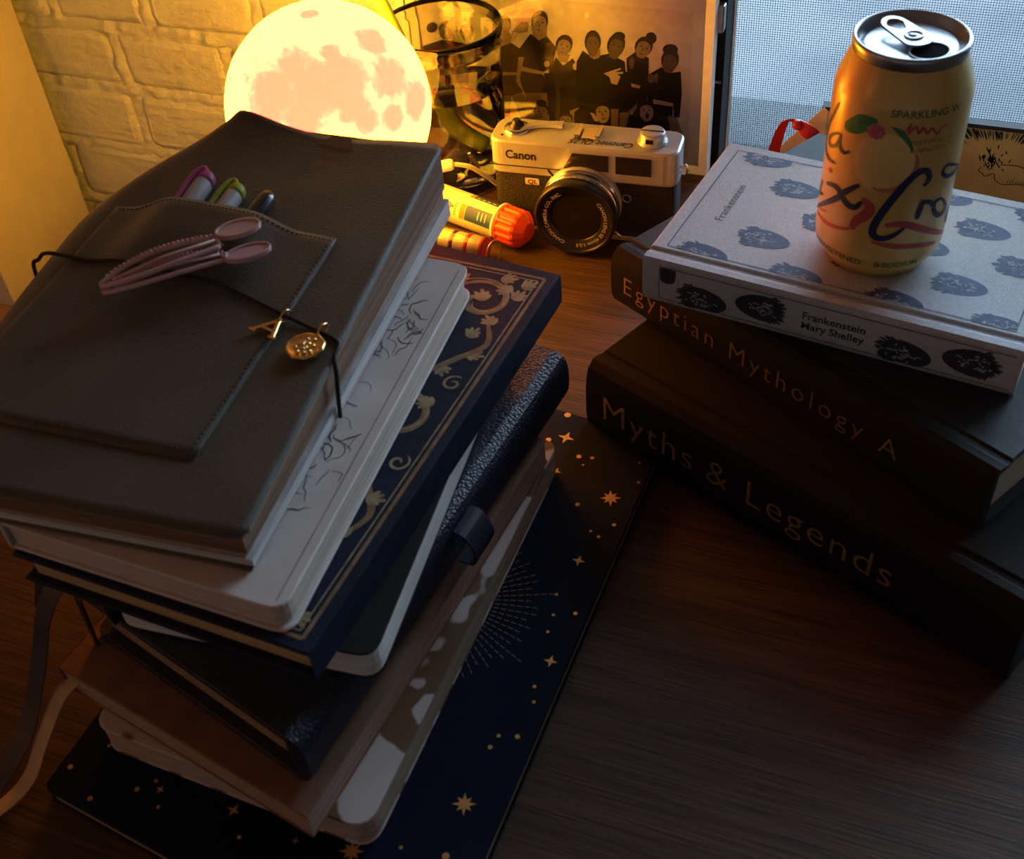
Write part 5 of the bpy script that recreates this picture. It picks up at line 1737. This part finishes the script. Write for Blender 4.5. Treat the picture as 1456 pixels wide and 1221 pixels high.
# kraft notebook
M_KRAFT = mat('kraft_cover', (0.20, 0.105, 0.060), 0.7, var=0.25, scale=50, bump=0.2)
M_ROSE = pages_mat('rose_pages', (0.34, 0.20, 0.15), (0.50, 0.34, 0.26))
t, qd, H = book('kraft_notebook', 'reddish brown kraft notebook with rosy page edges on the spotted notebook', (-0.3600, 0.2290), (-0.2026, 0.1960), (-0.1800, 0.4520), (-0.3370, 0.4850),
                0.0315, 0.0500, M_KRAFT, M_ROSE, 0.0016, 0.0008, 0.001, 3, 0.001)
ox, oy = t.location.x, t.location.y
M_CRIB = mat('cream_ribbon', (0.50, 0.36, 0.20), 0.6, var=0.15, scale=60)
M_NRIB = mat('navy_ribbon', (0.020, 0.022, 0.040), 0.5, var=0.2, scale=60)
q = MB()
q.band([(x_ - ox, y_ - oy, z_ - 0.0315) for x_, y_, z_ in curve([(-0.345, 0.240, 0.0400), (-0.3575, 0.2250, 0.0380), (-0.3640, 0.2060, 0.0200), (-0.3660, 0.1880, 0.0060), (-0.3740, 0.1700, 0.0012), (-0.3900, 0.1500, 0.0012)], 5)],
       0.0095, [(0.95, -0.25, 0.15)] * 26, 0.0005)
q.build('ribbon_bookmark', M_CRIB, t)

# dark pebbled leather organiser
M_PEB = pebble_mat('pebbled_navy_leather', (0.010, 0.015, 0.034), 0.42, 620.0)
M_TANP = pages_mat('tan_pages', (0.24, 0.165, 0.085), (0.36, 0.26, 0.14))
t, qd, H = book('leather_organiser', 'thick navy pebbled leather organiser with rounded padded edge', (-0.3520, 0.2520), (-0.2150, 0.2120), (-0.1870, 0.4890), (-0.3240, 0.5290),
                0.0500, 0.0860, M_PEB, M_TANP, 0.0045, 0.006, [0.006, 0.0, 0.0, 0.006], 1, 0.0090, bev=0.0004)
ox, oy = t.location.x, t.location.y
q = MB()
q.band([(x_ - ox, y_ - oy, z_ - 0.05) for x_, y_, z_ in [(-0.3420, 0.2600, 0.0868), (-0.3470, 0.2500, 0.0868), (-0.3480, 0.2480, 0.0850), (-0.3490, 0.2470, 0.0500), (-0.3480, 0.2480, 0.0492)]], [0.006, 0.006, 0.005, 0.003, 0.003], (1, -0.28, 0), 0.0010)
q.build('elastic_strap', M_NRIB, t)
q = MB()
q.band([(x_ - ox, y_ - oy, z_ - 0.05) for x_, y_, z_ in curve([(-0.1905, 0.3560, 0.0800), (-0.1840, 0.3545, 0.0790), (-0.1790, 0.3540, 0.0690), (-0.1810, 0.3545, 0.0600), (-0.1900, 0.3560, 0.0580)], 5)], 0.020, (0.1, 1, 0), 0.0014)
q.build('pen_loop', M_NRIB, t)

# black notebook with cream pages
t, qd, H = book('black_notebook', 'slim black notebook with bright cream page edges under the ornate book', (-0.3200, 0.2400), (-0.1865, 0.2500), (-0.2085, 0.4700), (-0.3420, 0.4600),
                0.0860, 0.1040, M_BLACKC, pages_mat('bright_pages', (0.60, 0.58, 0.52), (0.76, 0.74, 0.68)), 0.0010, 0.0006, 0.010, 3, 0.002)
ox, oy = t.location.x, t.location.y
q = MB()
q.band([(x_ - ox, y_ - oy, z_ - 0.086) for x_, y_, z_ in curve([(-0.330, 0.262, 0.0950), (-0.3555, 0.250, 0.0930), (-0.3660, 0.240, 0.0760), (-0.3720, 0.228, 0.0480), (-0.3760, 0.206, 0.0180), (-0.3830, 0.180, 0.0016)], 5)],
       0.0130, [(0.95, -0.3, 0.1)] * 26, 0.0006)
q.build('ribbon_bookmark', M_NRIB, t)

# ornate navy and gold hardback
M_ORN = mat('ornate_navy', (0.011, 0.017, 0.038), 0.55, spec=0.18, var=0.3, scale=120, bump=0.2, bscale=900)
M_OGOLD = mat('antique_gold', (0.34, 0.26, 0.15), 0.5, 0.35, var=0.35, scale=160)
M_OGOLD2 = mat('antique_copper', (0.25, 0.16, 0.085), 0.5, 0.35, var=0.3, scale=160)
t, qd, H = book('ornate_journal', 'navy hardback journal with antique gold scrolls and double border', (-0.3640, 0.2395), (-0.2050, 0.2315), (-0.1890, 0.5110), (-0.3480, 0.5290),
                0.1040, 0.1240, M_ORN, pages_mat('golden_pages', (0.40, 0.26, 0.10), (0.56, 0.40, 0.18)), 0.0026, 0.0045, 0.0, 1, 0.0003)
cv = on_cover(qd, H, 1, (0, 2))
q = MB()
q2 = MB()
for o_, w, mm in ((0.0062, 0.0020, q2), (0.0094, 0.0008, q)):
    for a, b_ in (((o_, o_), (o_, 0.279 - o_)), ((o_, o_), (0.150, o_)), ((o_, 0.279 - o_), (0.150, 0.279 - o_))):
        mm.stroke([a, b_], w, cv, smooth_n=8, taper=False)


def spiral(mb, cx, cy, r, a0, turns, w, sg=1):
    mb.stroke([(cx + r * (1 - 0.82 * i / 20) * math.cos(a0 + sg * turns * 2 * PI * i / 20), cy + r * (1 - 0.82 * i / 20) * math.sin(a0 + sg * turns * 2 * PI * i / 20)) for i in range(21)], w, cv, smooth_n=3)


def leaflet(mb, cx, cy, a, ln):
    for k in range(-2, 3):
        aa = a + k * 0.42
        l2 = ln * (1 - 0.16 * abs(k))
        mb.stroke([(cx, cy), (cx + 0.5 * l2 * math.cos(aa + 0.2), cy + 0.5 * l2 * math.sin(aa + 0.2)), (cx + l2 * math.cos(aa), cy + l2 * math.sin(aa))], ln * 0.26, cv, smooth_n=4)


for cy, sg in ((0.243, 1), (0.043, -1), (0.143, 1)):
    spiral(q2, 0.033, cy, 0.0195, 0.4 if sg > 0 else -0.4, 1.15, 0.0042, sg)
    spiral(q, 0.033, cy, 0.0225, 0.7 * sg, 0.8, 0.0012, sg)
    leaflet(q, 0.033, cy, 1.2 * sg, 0.011)
    leaflet(q, 0.020, cy + 0.012 * sg, 0.3, 0.010)
for y0_, y1_, sg in ((0.225, 0.160, 1), (0.062, 0.128, -1)):
    q2.stroke([(0.020, y0_), (0.0135, y0_ + (y1_ - y0_) * 0.25), (0.024, y0_ + (y1_ - y0_) * 0.5), (0.036, y0_ + (y1_ - y0_) * 0.75), (0.046, y1_)], 0.0040, cv, smooth_n=8)
    for k in range(6):
        f_ = k / 5
        leaflet(q, 0.018 + 0.018 * f_ + 0.006 * math.sin(k * 2.1), y0_ + (y1_ - y0_) * f_, 0.8 + k * 1.15, 0.0095)
    spiral(q, 0.042, y0_ + (y1_ - y0_) * 0.3, 0.0085, 0, 1.2, 0.0020, sg)
    spiral(q, 0.017, y0_ + (y1_ - y0_) * 0.78, 0.0060, 2, 1.2, 0.0016, -sg)
for cx, cy, a in ((0.016, 0.262, 2.4), (0.030, 0.266, 2.9), (0.0165, 0.250, 2.0), (0.016, 0.018, -2.4), (0.032, 0.0165, -2.9), (0.056, 0.236, 1.0), (0.055, 0.256, 2.2), (0.060, 0.05, -1.0)):
    leaflet(q, cx, cy, a, 0.010)
q.build('gold_scrolls', M_OGOLD, t)
q2.build('copper_scrolls', M_OGOLD2, t)
ox, oy = t.location.x, t.location.y
q = MB()
q.band([(x_ - ox, y_ - oy, z_ - 0.104) for x_, y_, z_ in curve([(-0.358, 0.285, 0.1130), (-0.372, 0.276, 0.1110), (-0.381, 0.270, 0.0980), (-0.388, 0.266, 0.0760), (-0.394, 0.264, 0.0560), (-0.400, 0.262, 0.0380)], 5)],
       0.0120, [(0.95, -0.3, 0.1)] * 26, 0.0006)
q.build('ribbon_bookmark', M_NRIB, t)

# grey notebook with a thin ink drawing
M_GREYN = mat('grey_notebook_cover', (0.60, 0.54, 0.49), 0.62, var=0.10, scale=30, bump=0.12, bscale=900)
t, qd, H = book('grey_notebook', 'pale grey softcover notebook with faint ink branches under the leather journal', (-0.3650, 0.2420), (-0.2156, 0.2366), (-0.2307, 0.4830), (-0.3800, 0.4880),
                0.1240, 0.1420, M_GREYN, pages_mat('grey_pages', (0.48, 0.38, 0.30), (0.62, 0.51, 0.42)), 0.0018, 0.0022, [0.002, 0.010, 0.010, 0.002], 3, 0.001)
cv = on_cover(qd, H, 1, (0, 2))
q = MB()
rnd = random.Random(11)
for k in range(95):
    b0 = rnd.uniform(0.035, 0.235)
    a0 = 0.016 + 0.022 * rnd.random() + 0.008 * math.sin(b0 * 60)
    an = rnd.uniform(0, 2 * PI)
    pts = [(a0, b0)]
    for s_ in range(rnd.randint(3, 6)):
        an += rnd.uniform(-0.9, 0.9)
        pts.append((max(0.007, pts[-1][0] + 0.0030 * math.cos(an)), pts[-1][1] + 0.0030 * math.sin(an)))
    q.stroke(pts, rnd.uniform(0.0004, 0.0010), cv, smooth_n=3)
q.build('ink_branches', mat('grey_ink', (0.12, 0.115, 0.11), 0.7), t)
q = MB()
q.stroke([(0.0052, 0.004), (0.0052, 0.24)], 0.0006, cv, smooth_n=4, taper=False)
q.build('cover_crease', mat('crease_grey', (0.20, 0.20, 0.195), 0.7), t)

# ------------------------------------------------------------------ leather journal on top
JX, JY, JZ = -0.32, 0.37, 0.1420
M_LEATHER = mat('dark_olive_leather', (0.062, 0.055, 0.041), 0.42, sheen=0.32, var=0.30, scale=18, bump=0.22, bscale=700)
jr = thing('leather_journal', 'dark olive leather travel journal with front pocket and cord, topmost of its stack', 'book', (JX, JY, JZ))
Lc = curve([(-0.397, 0.5215), (-0.409, 0.507), (-0.428, 0.476), (-0.4430, 0.4400), (-0.4430, 0.390), (-0.4370, 0.340), (-0.4270, 0.285), (-0.4170, 0.2380)], 6)
Rc = [(-0.2600, 0.5255), (-0.2378, 0.2514)]


def jtop(v):
    return 0.0480 - 0.0272 * (1 - v)      # height of the cover above the grey notebook, far end thicker


def jsurf(u, v):
    """u 0 spine .. 1 open edge, v 0 near .. 1 far"""
    k = (1 - v) * (len(Lc) - 1)
    i = min(int(k), len(Lc) - 2)
    l = Lc[i].lerp(Lc[i + 1], k - i)
    r = Vector(Rc[1]).lerp(Vector(Rc[0]), v)
    p = l.lerp(r, u)
    p.y += 0.0045 * math.sin(PI * u) * v * -1.0 + 0.003 * (1 - u) * (1 - v) * 0
    z_ = jtop(v)
    z_ += 0.0070 * math.exp(-((u - 0.10) / 0.18) ** 2) * v ** 4 - 0.0020 * math.exp(-((u - 0.55) / 0.22) ** 2) * v
    z_ += 0.0018 * math.exp(-(((u - 0.35) / 0.25) ** 2 + ((v - 0.68) / 0.16) ** 2))
    z_ -= 0.010 * max(0.0, (0.10 - u) / 0.10) ** 2
    z_ += 0.0007 * noise.noise(Vector((p.x * 30, p.y * 30, 3.0)))
    return Vector((p.x - JX, p.y - JY, z_))


def jpos(x_, y_):
    """point on the cover surface above a world xy"""
    lo = Vector((0.5, 0.5))
    u, v = 0.5, 0.5
    for _ in range(25):
        p = jsurf(u, v)
        ex, ey = x_ - JX - p.x, y_ - JY - p.y
        u = min(max(u + ex / 0.16, 0), 1)
        v = min(max(v + ey / 0.28, 0), 1)
    return jsurf(u, v)


def sheet(fn, nu, nv, th, us=(0, 1), vs=(0, 1)):
    q = MB()
    top = [[fn(us[0] + (us[1] - us[0]) * i / nu, vs[0] + (vs[1] - vs[0]) * j / nv) for i in range(nu + 1)] for j in range(nv + 1)]
    v = [tuple(p) for r in top for p in r] + [(p.x, p.y, p.z - th) for r in top for p in r]
    n_ = nu + 1
    o_ = n_ * (nv + 1)
    f = []
    for j in range(nv):
        for i in range(nu):
            a = j * n_ + i
            f.append((a, a + 1, a + n_ + 1, a + n_))
            f.append((o_ + a, o_ + a + n_, o_ + a + n_ + 1, o_ + a + 1))
    for j in range(nv):
        a = j * n_
        f.append((a, a + n_, o_ + a + n_, o_ + a))
        a += nu
        f.append((a, o_ + a, o_ + a + n_, a + n_))
    for i in range(nu):
        f.append((i, o_ + i, o_ + i + 1, i + 1))
        a = nv * n_ + i
        f.append((a, a + 1, o_ + a + 1, o_ + a))
    q.add(v, f, 0, True)
    return q


def jround(u, v):
    # soft corners at the open side
    c = 0.045
    if u > 1 - c:
        if v > 1 - c * 0.6:
            v -= 0.018 * ((u - 1 + c) / c) ** 2 * ((v - 1 + c * 0.6) / (c * 0.6))
        if v < c * 0.6:
            v += 0.018 * ((u - 1 + c) / c) ** 2 * ((c * 0.6 - v) / (c * 0.6))
    return jsurf(u, v)


fc = sheet(jround, 40, 40, 0.0020).build('front_cover', M_LEATHER, jr)


def jpage(name, m_, lo, hi, inx, ny, fy_):
    """wedge of pages between two fractions of the height"""
    q = MB()
    nv = 12
    rings = []
    for j in range(nv + 1):
        v = 0.006 + ny + (0.988 - ny - fy_) * j / nv
        l, r = jsurf(0.10, v), jsurf(1.0, v)
        t_ = jtop(v) - 0.0016
        z0_, z1_ = 0.0022 + (t_ - 0.0022) * lo, 0.0022 + (t_ - 0.0022) * hi
        rings.append([(l.x, l.y, z0_), (r.x - inx, r.y, z0_), (r.x - inx, r.y, z1_), (l.x, l.y, z1_)])
    q.loops(rings, smooth=False)
    return q.build(name, m_, jr)


M_BRNP = pages_mat('brown_pages', (0.120, 0.062, 0.034), (0.230, 0.125, 0.070), zs=900)
jpage('page_block', pages_mat('white_pages', (0.42, 0.41, 0.40), (0.60, 0.58, 0.56)), 0.0, 0.24, 0.0000, 0.0, 0.002)
jpage('page_block', pages_mat('grey_leaves', (0.22, 0.15, 0.10), (0.36, 0.26, 0.19), zs=700), 0.24, 0.40, 0.0030, 0.002, 0.004)
jpage('page_block', M_BRNP, 0.40, 1.0, 0.0016, 0.001, 0.003)
bc = sheet(lambda u, v: Vector((jsurf(u, v).x - 0.001, jsurf(u, v).y, 0.0022)), 14, 14, 0.0021).build('back_cover', M_LEATHER, jr)
# rounded leather spine on the left
q = MB()
rings = []
for j in range(25):
    v = j / 24
    a, b_ = jsurf(0.0, v), jsurf(0.03, v)
    h = a.z
    ring = []
    for i in range(9):
        k = i / 8
        ring.append((a.x + 0.002 - 0.0045 * math.sin(PI * k), a.y, 0.0002 + (h - 0.0002) * k))
    for i in range(9):
        k = 1 - i / 8
        ring.append((a.x + 0.006 - 0.0045 * math.sin(PI * k), a.y, 0.002 + (h - 0.004) * k))
    rings.append(ring)
q.loops(rings, smooth=True)
q.build('spine', M_LEATHER, jr)

# pocket on the cover with stitching
pk = [(-0.4180, 0.4330), (-0.3900, 0.4360), (-0.3620, 0.4370), (-0.3360, 0.4370), (-0.3080, 0.4370), (-0.2830, 0.4350)]
pkc = curve([Vector(p) for p in pk], 4)
pbot = [(-0.4200, 0.2800), (-0.3950, 0.2795), (-0.3740, 0.2790), (-0.3420, 0.2805), (-0.3090, 0.2820), (-0.2807, 0.2836)]
pbc = curve([Vector(p) for p in pbot], 4)


def bulge_at(x_, v_):
    """the pens push the pocket leather up near its mouth"""
    k = min(max((v_ - 0.45) / 0.45, 0.0), 1.0)
    w = min(max(1.0 - (abs(x_ + 0.3560) - 0.022) / 0.030, 0.0), 1.0)
    return 0.0088 * k * k * (3 - 2 * k) * w * w * (3 - 2 * w)


def pocket(u, v):
    k = u * (len(pkc) - 1)
    i = min(int(k), len(pkc) - 2)
    a = pkc[i].lerp(pkc[i + 1], k - i)
    b_ = pbc[i].lerp(pbc[i + 1], k - i)
    p = b_.lerp(a, v)
    s_ = jpos(p.x, p.y)
    lift = 0.0016 + bulge_at(p.x, v)
    return Vector((p.x - JX, p.y - JY, s_.z + lift))


pkt = sheet(pocket, 30, 22, 0.0015).build('front_pocket', M_LEATHER, jr)
q = MB()
M_THREAD = mat('waxed_thread', (0.060, 0.052, 0.038), 0.6)


def stitch(path):
    for a, b_ in path:
        pa, pb = pocket(*a), pocket(*b_)
        pa.z += 0.0004
        pb.z += 0.0004
        q.tube([pa, pb], 0.00035, 5)


stitch([((0.03 + 0.0195 * k, 0.982), (0.03 + 0.0195 * k + 0.0125, 0.982)) for k in range(49)])
stitch([((0.974, 0.03 + 0.0195 * k), (0.974, 0.03 + 0.0195 * k + 0.0125)) for k in range(48)])
stitch([((0.03 + 0.0195 * k, 0.025), (0.03 + 0.0195 * k + 0.0125, 0.025)) for k in range(48)])
tag(q.build('stitching', M_THREAD, jr), kind='stuff')

# elastic cord round the journal
M_CORD = mat('black_cord', (0.010, 0.0085, 0.008), 0.6, var=0.2)


def jp(x_, y_, dz):
    u_ = jpos(x_, y_)
    return (x_ - JX, y_ - JY, u_.z + dz)


def pk_z(x_, y_, dz):
    """top of the pocket leather at a world xy"""
    s_ = jpos(x_, y_).z
    v_ = min(max((y_ - 0.280) / 0.157, 0), 1)
    return (x_ - JX, y_ - JY, s_ + 0.0016 + bulge_at(x_, v_) + dz)


lw = jsurf(0.0, 0.5)
cp = [(lw.x - 0.0012, 0.385 - JY, 0.004), (lw.x - 0.0012, 0.386 - JY, 0.012), (lw.x - 0.0005, 0.387 - JY, jsurf(0.0, 0.5).z + 0.0012), (jsurf(0.02, 0.5).x, 0.3875 - JY, jsurf(0.02, 0.5).z + 0.0013), (jsurf(0.06, 0.5).x, 0.3885 - JY, jsurf(0.06, 0.5).z + 0.0014)] + \
     [pk_z(x_, y_, 0.0012) for x_, y_ in ((-0.405, 0.3880), (-0.385, 0.3875), (-0.362, 0.3865), (-0.330, 0.3860), (-0.310, 0.3835), (-0.2857, 0.3765))] + \
     [jp(x_, y_, 0.0012) for x_, y_ in ((-0.265, 0.3715), (-0.2485, 0.3660))]
rr = jsurf(1.0, 0.41)
cp += [(rr.x + 0.0010, 0.3560 - JY, rr.z + 0.0004), (rr.x + 0.0030, 0.3520 - JY, rr.z - 0.006), (rr.x + 0.0030, 0.3490 - JY, 0.012), (rr.x + 0.0025, 0.3480 - JY, 0.0022)]
q = MB()
q.tube(curve(cp, 5), 0.0011, 8)
q.build('elastic_cord', M_CORD, jr)

# ------------------------------------------------------------------ pens in the pocket
def pen(label, x_, y0_, y1_, r, cap_m, clip_m, ang, name='pen', grp=None):
    """pen lying along y, its cap end showing above the pocket"""
    s_ = jpos(x_, (y0_ + y1_) / 2 - 0.01)
    far = jpos(x_, y1_)
    t_ = thing(name, label, 'pen', (x_, y0_, JZ + s_.z + 0.0004), ang, grp)
    sl = (far.z - jpos(x_, y0_).z)
    L_ = y1_ - y0_
    rot = lambda pts: [(a, b_, c + r + (b_ / L_ - 0.6) * sl) for a, b_, c in pts]
    q = MB()
    rings = []
    n = 24
    for rr_, h in ((r * 0.5, -0.016), (r * 0.6, -0.015), (r * 0.92, -0.001), (r, 0.001), (r, L_ - 0.006), (r * 0.93, L_ - 0.0025), (r * 0.7, L_ - 0.0006), (r * 0.3, L_), (0.0003, L_)):
        rings.append(rot([(rr_ * math.cos(2 * PI * i / n), h, rr_ * math.sin(2 * PI * i / n)) for i in range(n)]))
    q.loops(rings)
    q.build('barrel', cap_m, t_)
    if clip_m:
        q = MB()
        q.tube([Vector(p) for p in rot([tuple(p) for p in curve([(0.0002, L_ - 0.003, r * 0.6), (-r * 0.5, L_ + 0.0010, r * 0.72), (-r * 1.05, L_ - 0.004, r * 0.8), (-r * 1.35, L_ - 0.014, r * 0.62), (-r * 1.30, -0.004, r * 0.30)], 6)])], 0.0016, 10)
        q.build('clip', clip_m, t_)
        q = MB()
        rings = []
        for rr_, h in ((r * 1.02, L_ - 0.0075), (r * 1.03, L_ - 0.005), (r * 0.98, L_ - 0.0022), (r * 0.72, L_ - 0.0002), (r * 0.3, L_ + 0.0005), (0.0003, L_ + 0.0005)):
            rings.append(rot([(rr_ * math.cos(2 * PI * i / n), h, rr_ * math.sin(2 * PI * i / n)) for i in range(n)]))
        q.loops(rings)
        q.build('cap_end', clip_m, t_)
    return t_


M_PENG = mat('pearl_grey_plastic', (0.46, 0.45, 0.45), 0.35, var=0.05)
pen('grey pen with a pink clip and cap end in the journal pocket', -0.3740, 0.4260, 0.4640, 0.0052, M_PENG, mat('pink_plastic', (0.45, 0.10, 0.26), 0.35), math.radians(2))
pen('grey pen with a lime green clip and cap end in the journal pocket', -0.3525, 0.4260, 0.4590, 0.0052, M_PENG, mat('lime_plastic', (0.33, 0.42, 0.045), 0.35), math.radians(2))
pen('glossy black pen without a clip in the journal pocket', -0.3335, 0.4250, 0.4580, 0.0052, mat('glossy_black_plastic', (0.018, 0.013, 0.011), 0.16, coat=1.0), None, math.radians(1))

# ------------------------------------------------------------------ pink hair clip on the cord
M_PINK = mat('pink_acrylic', (0.80, 0.50, 0.49), 0.12, var=0.05, trans=0.25, ior=1.47)
tipx, tipy = -0.3745, 0.3590
tz = pk_z(-0.335, 0.398, 0.0)[2] + JZ + 0.0022
ha = math.atan2(0.4120 - tipy, -0.3195 - tipx)
hc = thing('hair_clip', 'translucent pink hair clip with beaded rim clamped on the journal cord', 'hair clip', (tipx, tipy, tz - 0.0025), ha)
HL = math.hypot(0.4120 - tipy, -0.3195 - tipx)


def leaf_half(k, wmax):
    return wmax * math.sin(PI * min(1.0, 0.04 + 0.96 * k) ** 0.75 * 0.72) if k < 0.999 else wmax * 0.6


def clip_arm(name, off, sgn, z_, wmax, tabw):
    """one arm: leaf-shaped loop rail plus a finger tab"""
    q = MB()
    n = 26
    BL_ = HL * 0.80
    up_, dn_ = [], []
    for i in range(n + 1):
        k = i / n
        w = wmax * (math.sin(PI * k ** 0.8 * 0.80 + 0.08)) ** 0.9
        zz = z_ + 0.0038 * k + 0.0025 * math.sin(PI * k)
        c_ = off * k
        up_.append((k * BL_, c_ + w, zz))
        dn_.append((k * BL_, c_ - w, zz))
    q.tube(up_, 0.0013, 8)
    q.tube(dn_, 0.0013, 8)
    q.tube([up_[-1], dn_[-1]], 0.0013, 8)
    q.tube([(0.10 * BL_, off * 0.1, z_ + 0.001), (0.55 * BL_, off * 0.5, z_ + 0.0050), (0.98 * BL_, off, z_ + 0.0050)], 0.0010, 8)
    arm = q.build(name, M_PINK, hc)
    tcx, tcy = HL - 0.0035, off + sgn * 0.0050
    q = MB()
    q.prism([(tcx + 0.0122 * math.cos(a), tcy + tabw * math.sin(a)) for a in [2 * PI * i / 24 for i in range(24)]], z_ + 0.0030, z_ + 0.0052, 0.0007)
    q.tube([(tcx + 0.0114 * math.cos(a), tcy + (tabw - 0.0007) * math.sin(a), z_ + 0.0054) for a in [2 * PI * i / 24 for i in range(24)]], 0.0009, 6, closed=True)
    q.build('finger_tab', M_PINK, hc)
    q = MB()
    for i in range(2, n, 1):
        for row in (up_,):
            p = row[i]
            q.lathe([(0.0002, -0.0011), (0.0009, -0.0007), (0.0011, 0), (0.0009, 0.0007), (0.0002, 0.0011)], 6, at=(p[0], p[1], p[2] + 0.0012))
    tag(q.build('beaded_rim', M_PINK, hc), kind='stuff')
    return arm


clip_arm('upper_arm', 0.0030, 1, 0.0050, 0.0078, 0.0072)
clip_arm('lower_arm', -0.0045, -1, 0.0012, 0.0070, 0.0064)
q = MB()
q.tube([(HL * 0.80 + 0.0022 * math.sin(i * 0.9), -0.008 + 0.0011 * i, 0.0062 + 0.0022 * math.cos(i * 0.9)) for i in range(15)], 0.0005, 6)
q.build('spring', M_STEEL, hc)

# ------------------------------------------------------------------ charms on the cord
M_CHARM = mat('polished_brass', (0.86, 0.58, 0.24), 0.22, 1.0, var=0.08, scale=200)
cz1 = JZ + jp(-0.2835, 0.3660, 0)[2]
lc = thing('letter_charm', 'small flat brass letter A charm hanging from the journal cord', 'charm', (-0.2845, 0.3660, cz1), math.radians(-14))
q = MB()
for a, b_, w in (((-0.0068, -0.0062), (0.0012, 0.0062), 0.0020), ((0.0062, -0.0062), (-0.0002, 0.0062), 0.0024), ((-0.0040, -0.0024), (0.0040, -0.0024), 0.0016)):
    d = Vector((b_[0] - a[0], b_[1] - a[1])).normalized()
    n_ = Vector((-d.y, d.x)) * w / 2
    q.prism([(a[0] - n_.x, a[1] - n_.y), (a[0] + n_.x, a[1] + n_.y), (b_[0] + n_.x, b_[1] + n_.y), (b_[0] - n_.x, b_[1] - n_.y)][::-1], 0.0026, 0.0042, 0.0003)
for sx, sx2 in ((-0.0088, -0.0044), (0.0040, 0.0084)):
    q.prism([(sx, -0.0070), (sx2, -0.0070), (sx2, -0.0055), (sx, -0.0055)], 0.0026, 0.0042, 0.0003)
q.build('letter', M_CHARM, lc)
q = MB()
q.tube([(0.0010, 0.0092 + 0.0036 * math.cos(a), 0.0040 + 0.0028 * math.sin(a)) for a in [2 * PI * i / 20 for i in range(20)]], 0.0006, 6, closed=True)
q.build('jump_ring', M_CHARM, lc)
cz2 = JZ + jp(-0.2630, 0.3560, 0)[2]
cc_ = thing('coin_charm', 'round brass coin charm with worn relief hanging beside the letter charm', 'charm', (-0.2615, 0.3575, cz2), math.radians(-10))
q = MB()
rings = []
for r, z_ in ((0.0003, 0.0024), (0.0086, 0.0024), (0.0095, 0.0030), (0.0095, 0.0038), (0.0090, 0.0043), (0.0083, 0.0043), (0.0079, 0.0039), (0.0050, 0.0039), (0.0025, 0.0041), (0.0003, 0.0042)):
    rings.append([(r * math.cos(2 * PI * i / 36) * (1 + 0.03 * math.sin(i * 2.1)), r * math.sin(2 * PI * i / 36) * (1 + 0.03 * math.sin(i * 1.7)), z_ + 0.0002 * noise.noise(Vector((r * 900, i, 0)))) for i in range(36)])
q.loops(rings)
q.build('coin', M_CHARM, cc_)
q = MB()
rnd = random.Random(4)
for k in range(16):
    a, r = rnd.uniform(0, 2 * PI), 0.0058 * math.sqrt(rnd.random())
    q.lathe([(0.0013, 0.0036), (0.0011, 0.0044), (0.0003, 0.0049)], 8, at=(r * math.cos(a), r * math.sin(a), 0))
q.build('relief', M_CHARM, cc_)
q = MB()
q.tube([(0.0010, 0.0128 + 0.0038 * math.cos(a), 0.0042 + 0.0028 * math.sin(a)) for a in [2 * PI * i / 20 for i in range(20)]], 0.0007, 6, closed=True)
q.build('jump_ring', M_CHARM, cc_)
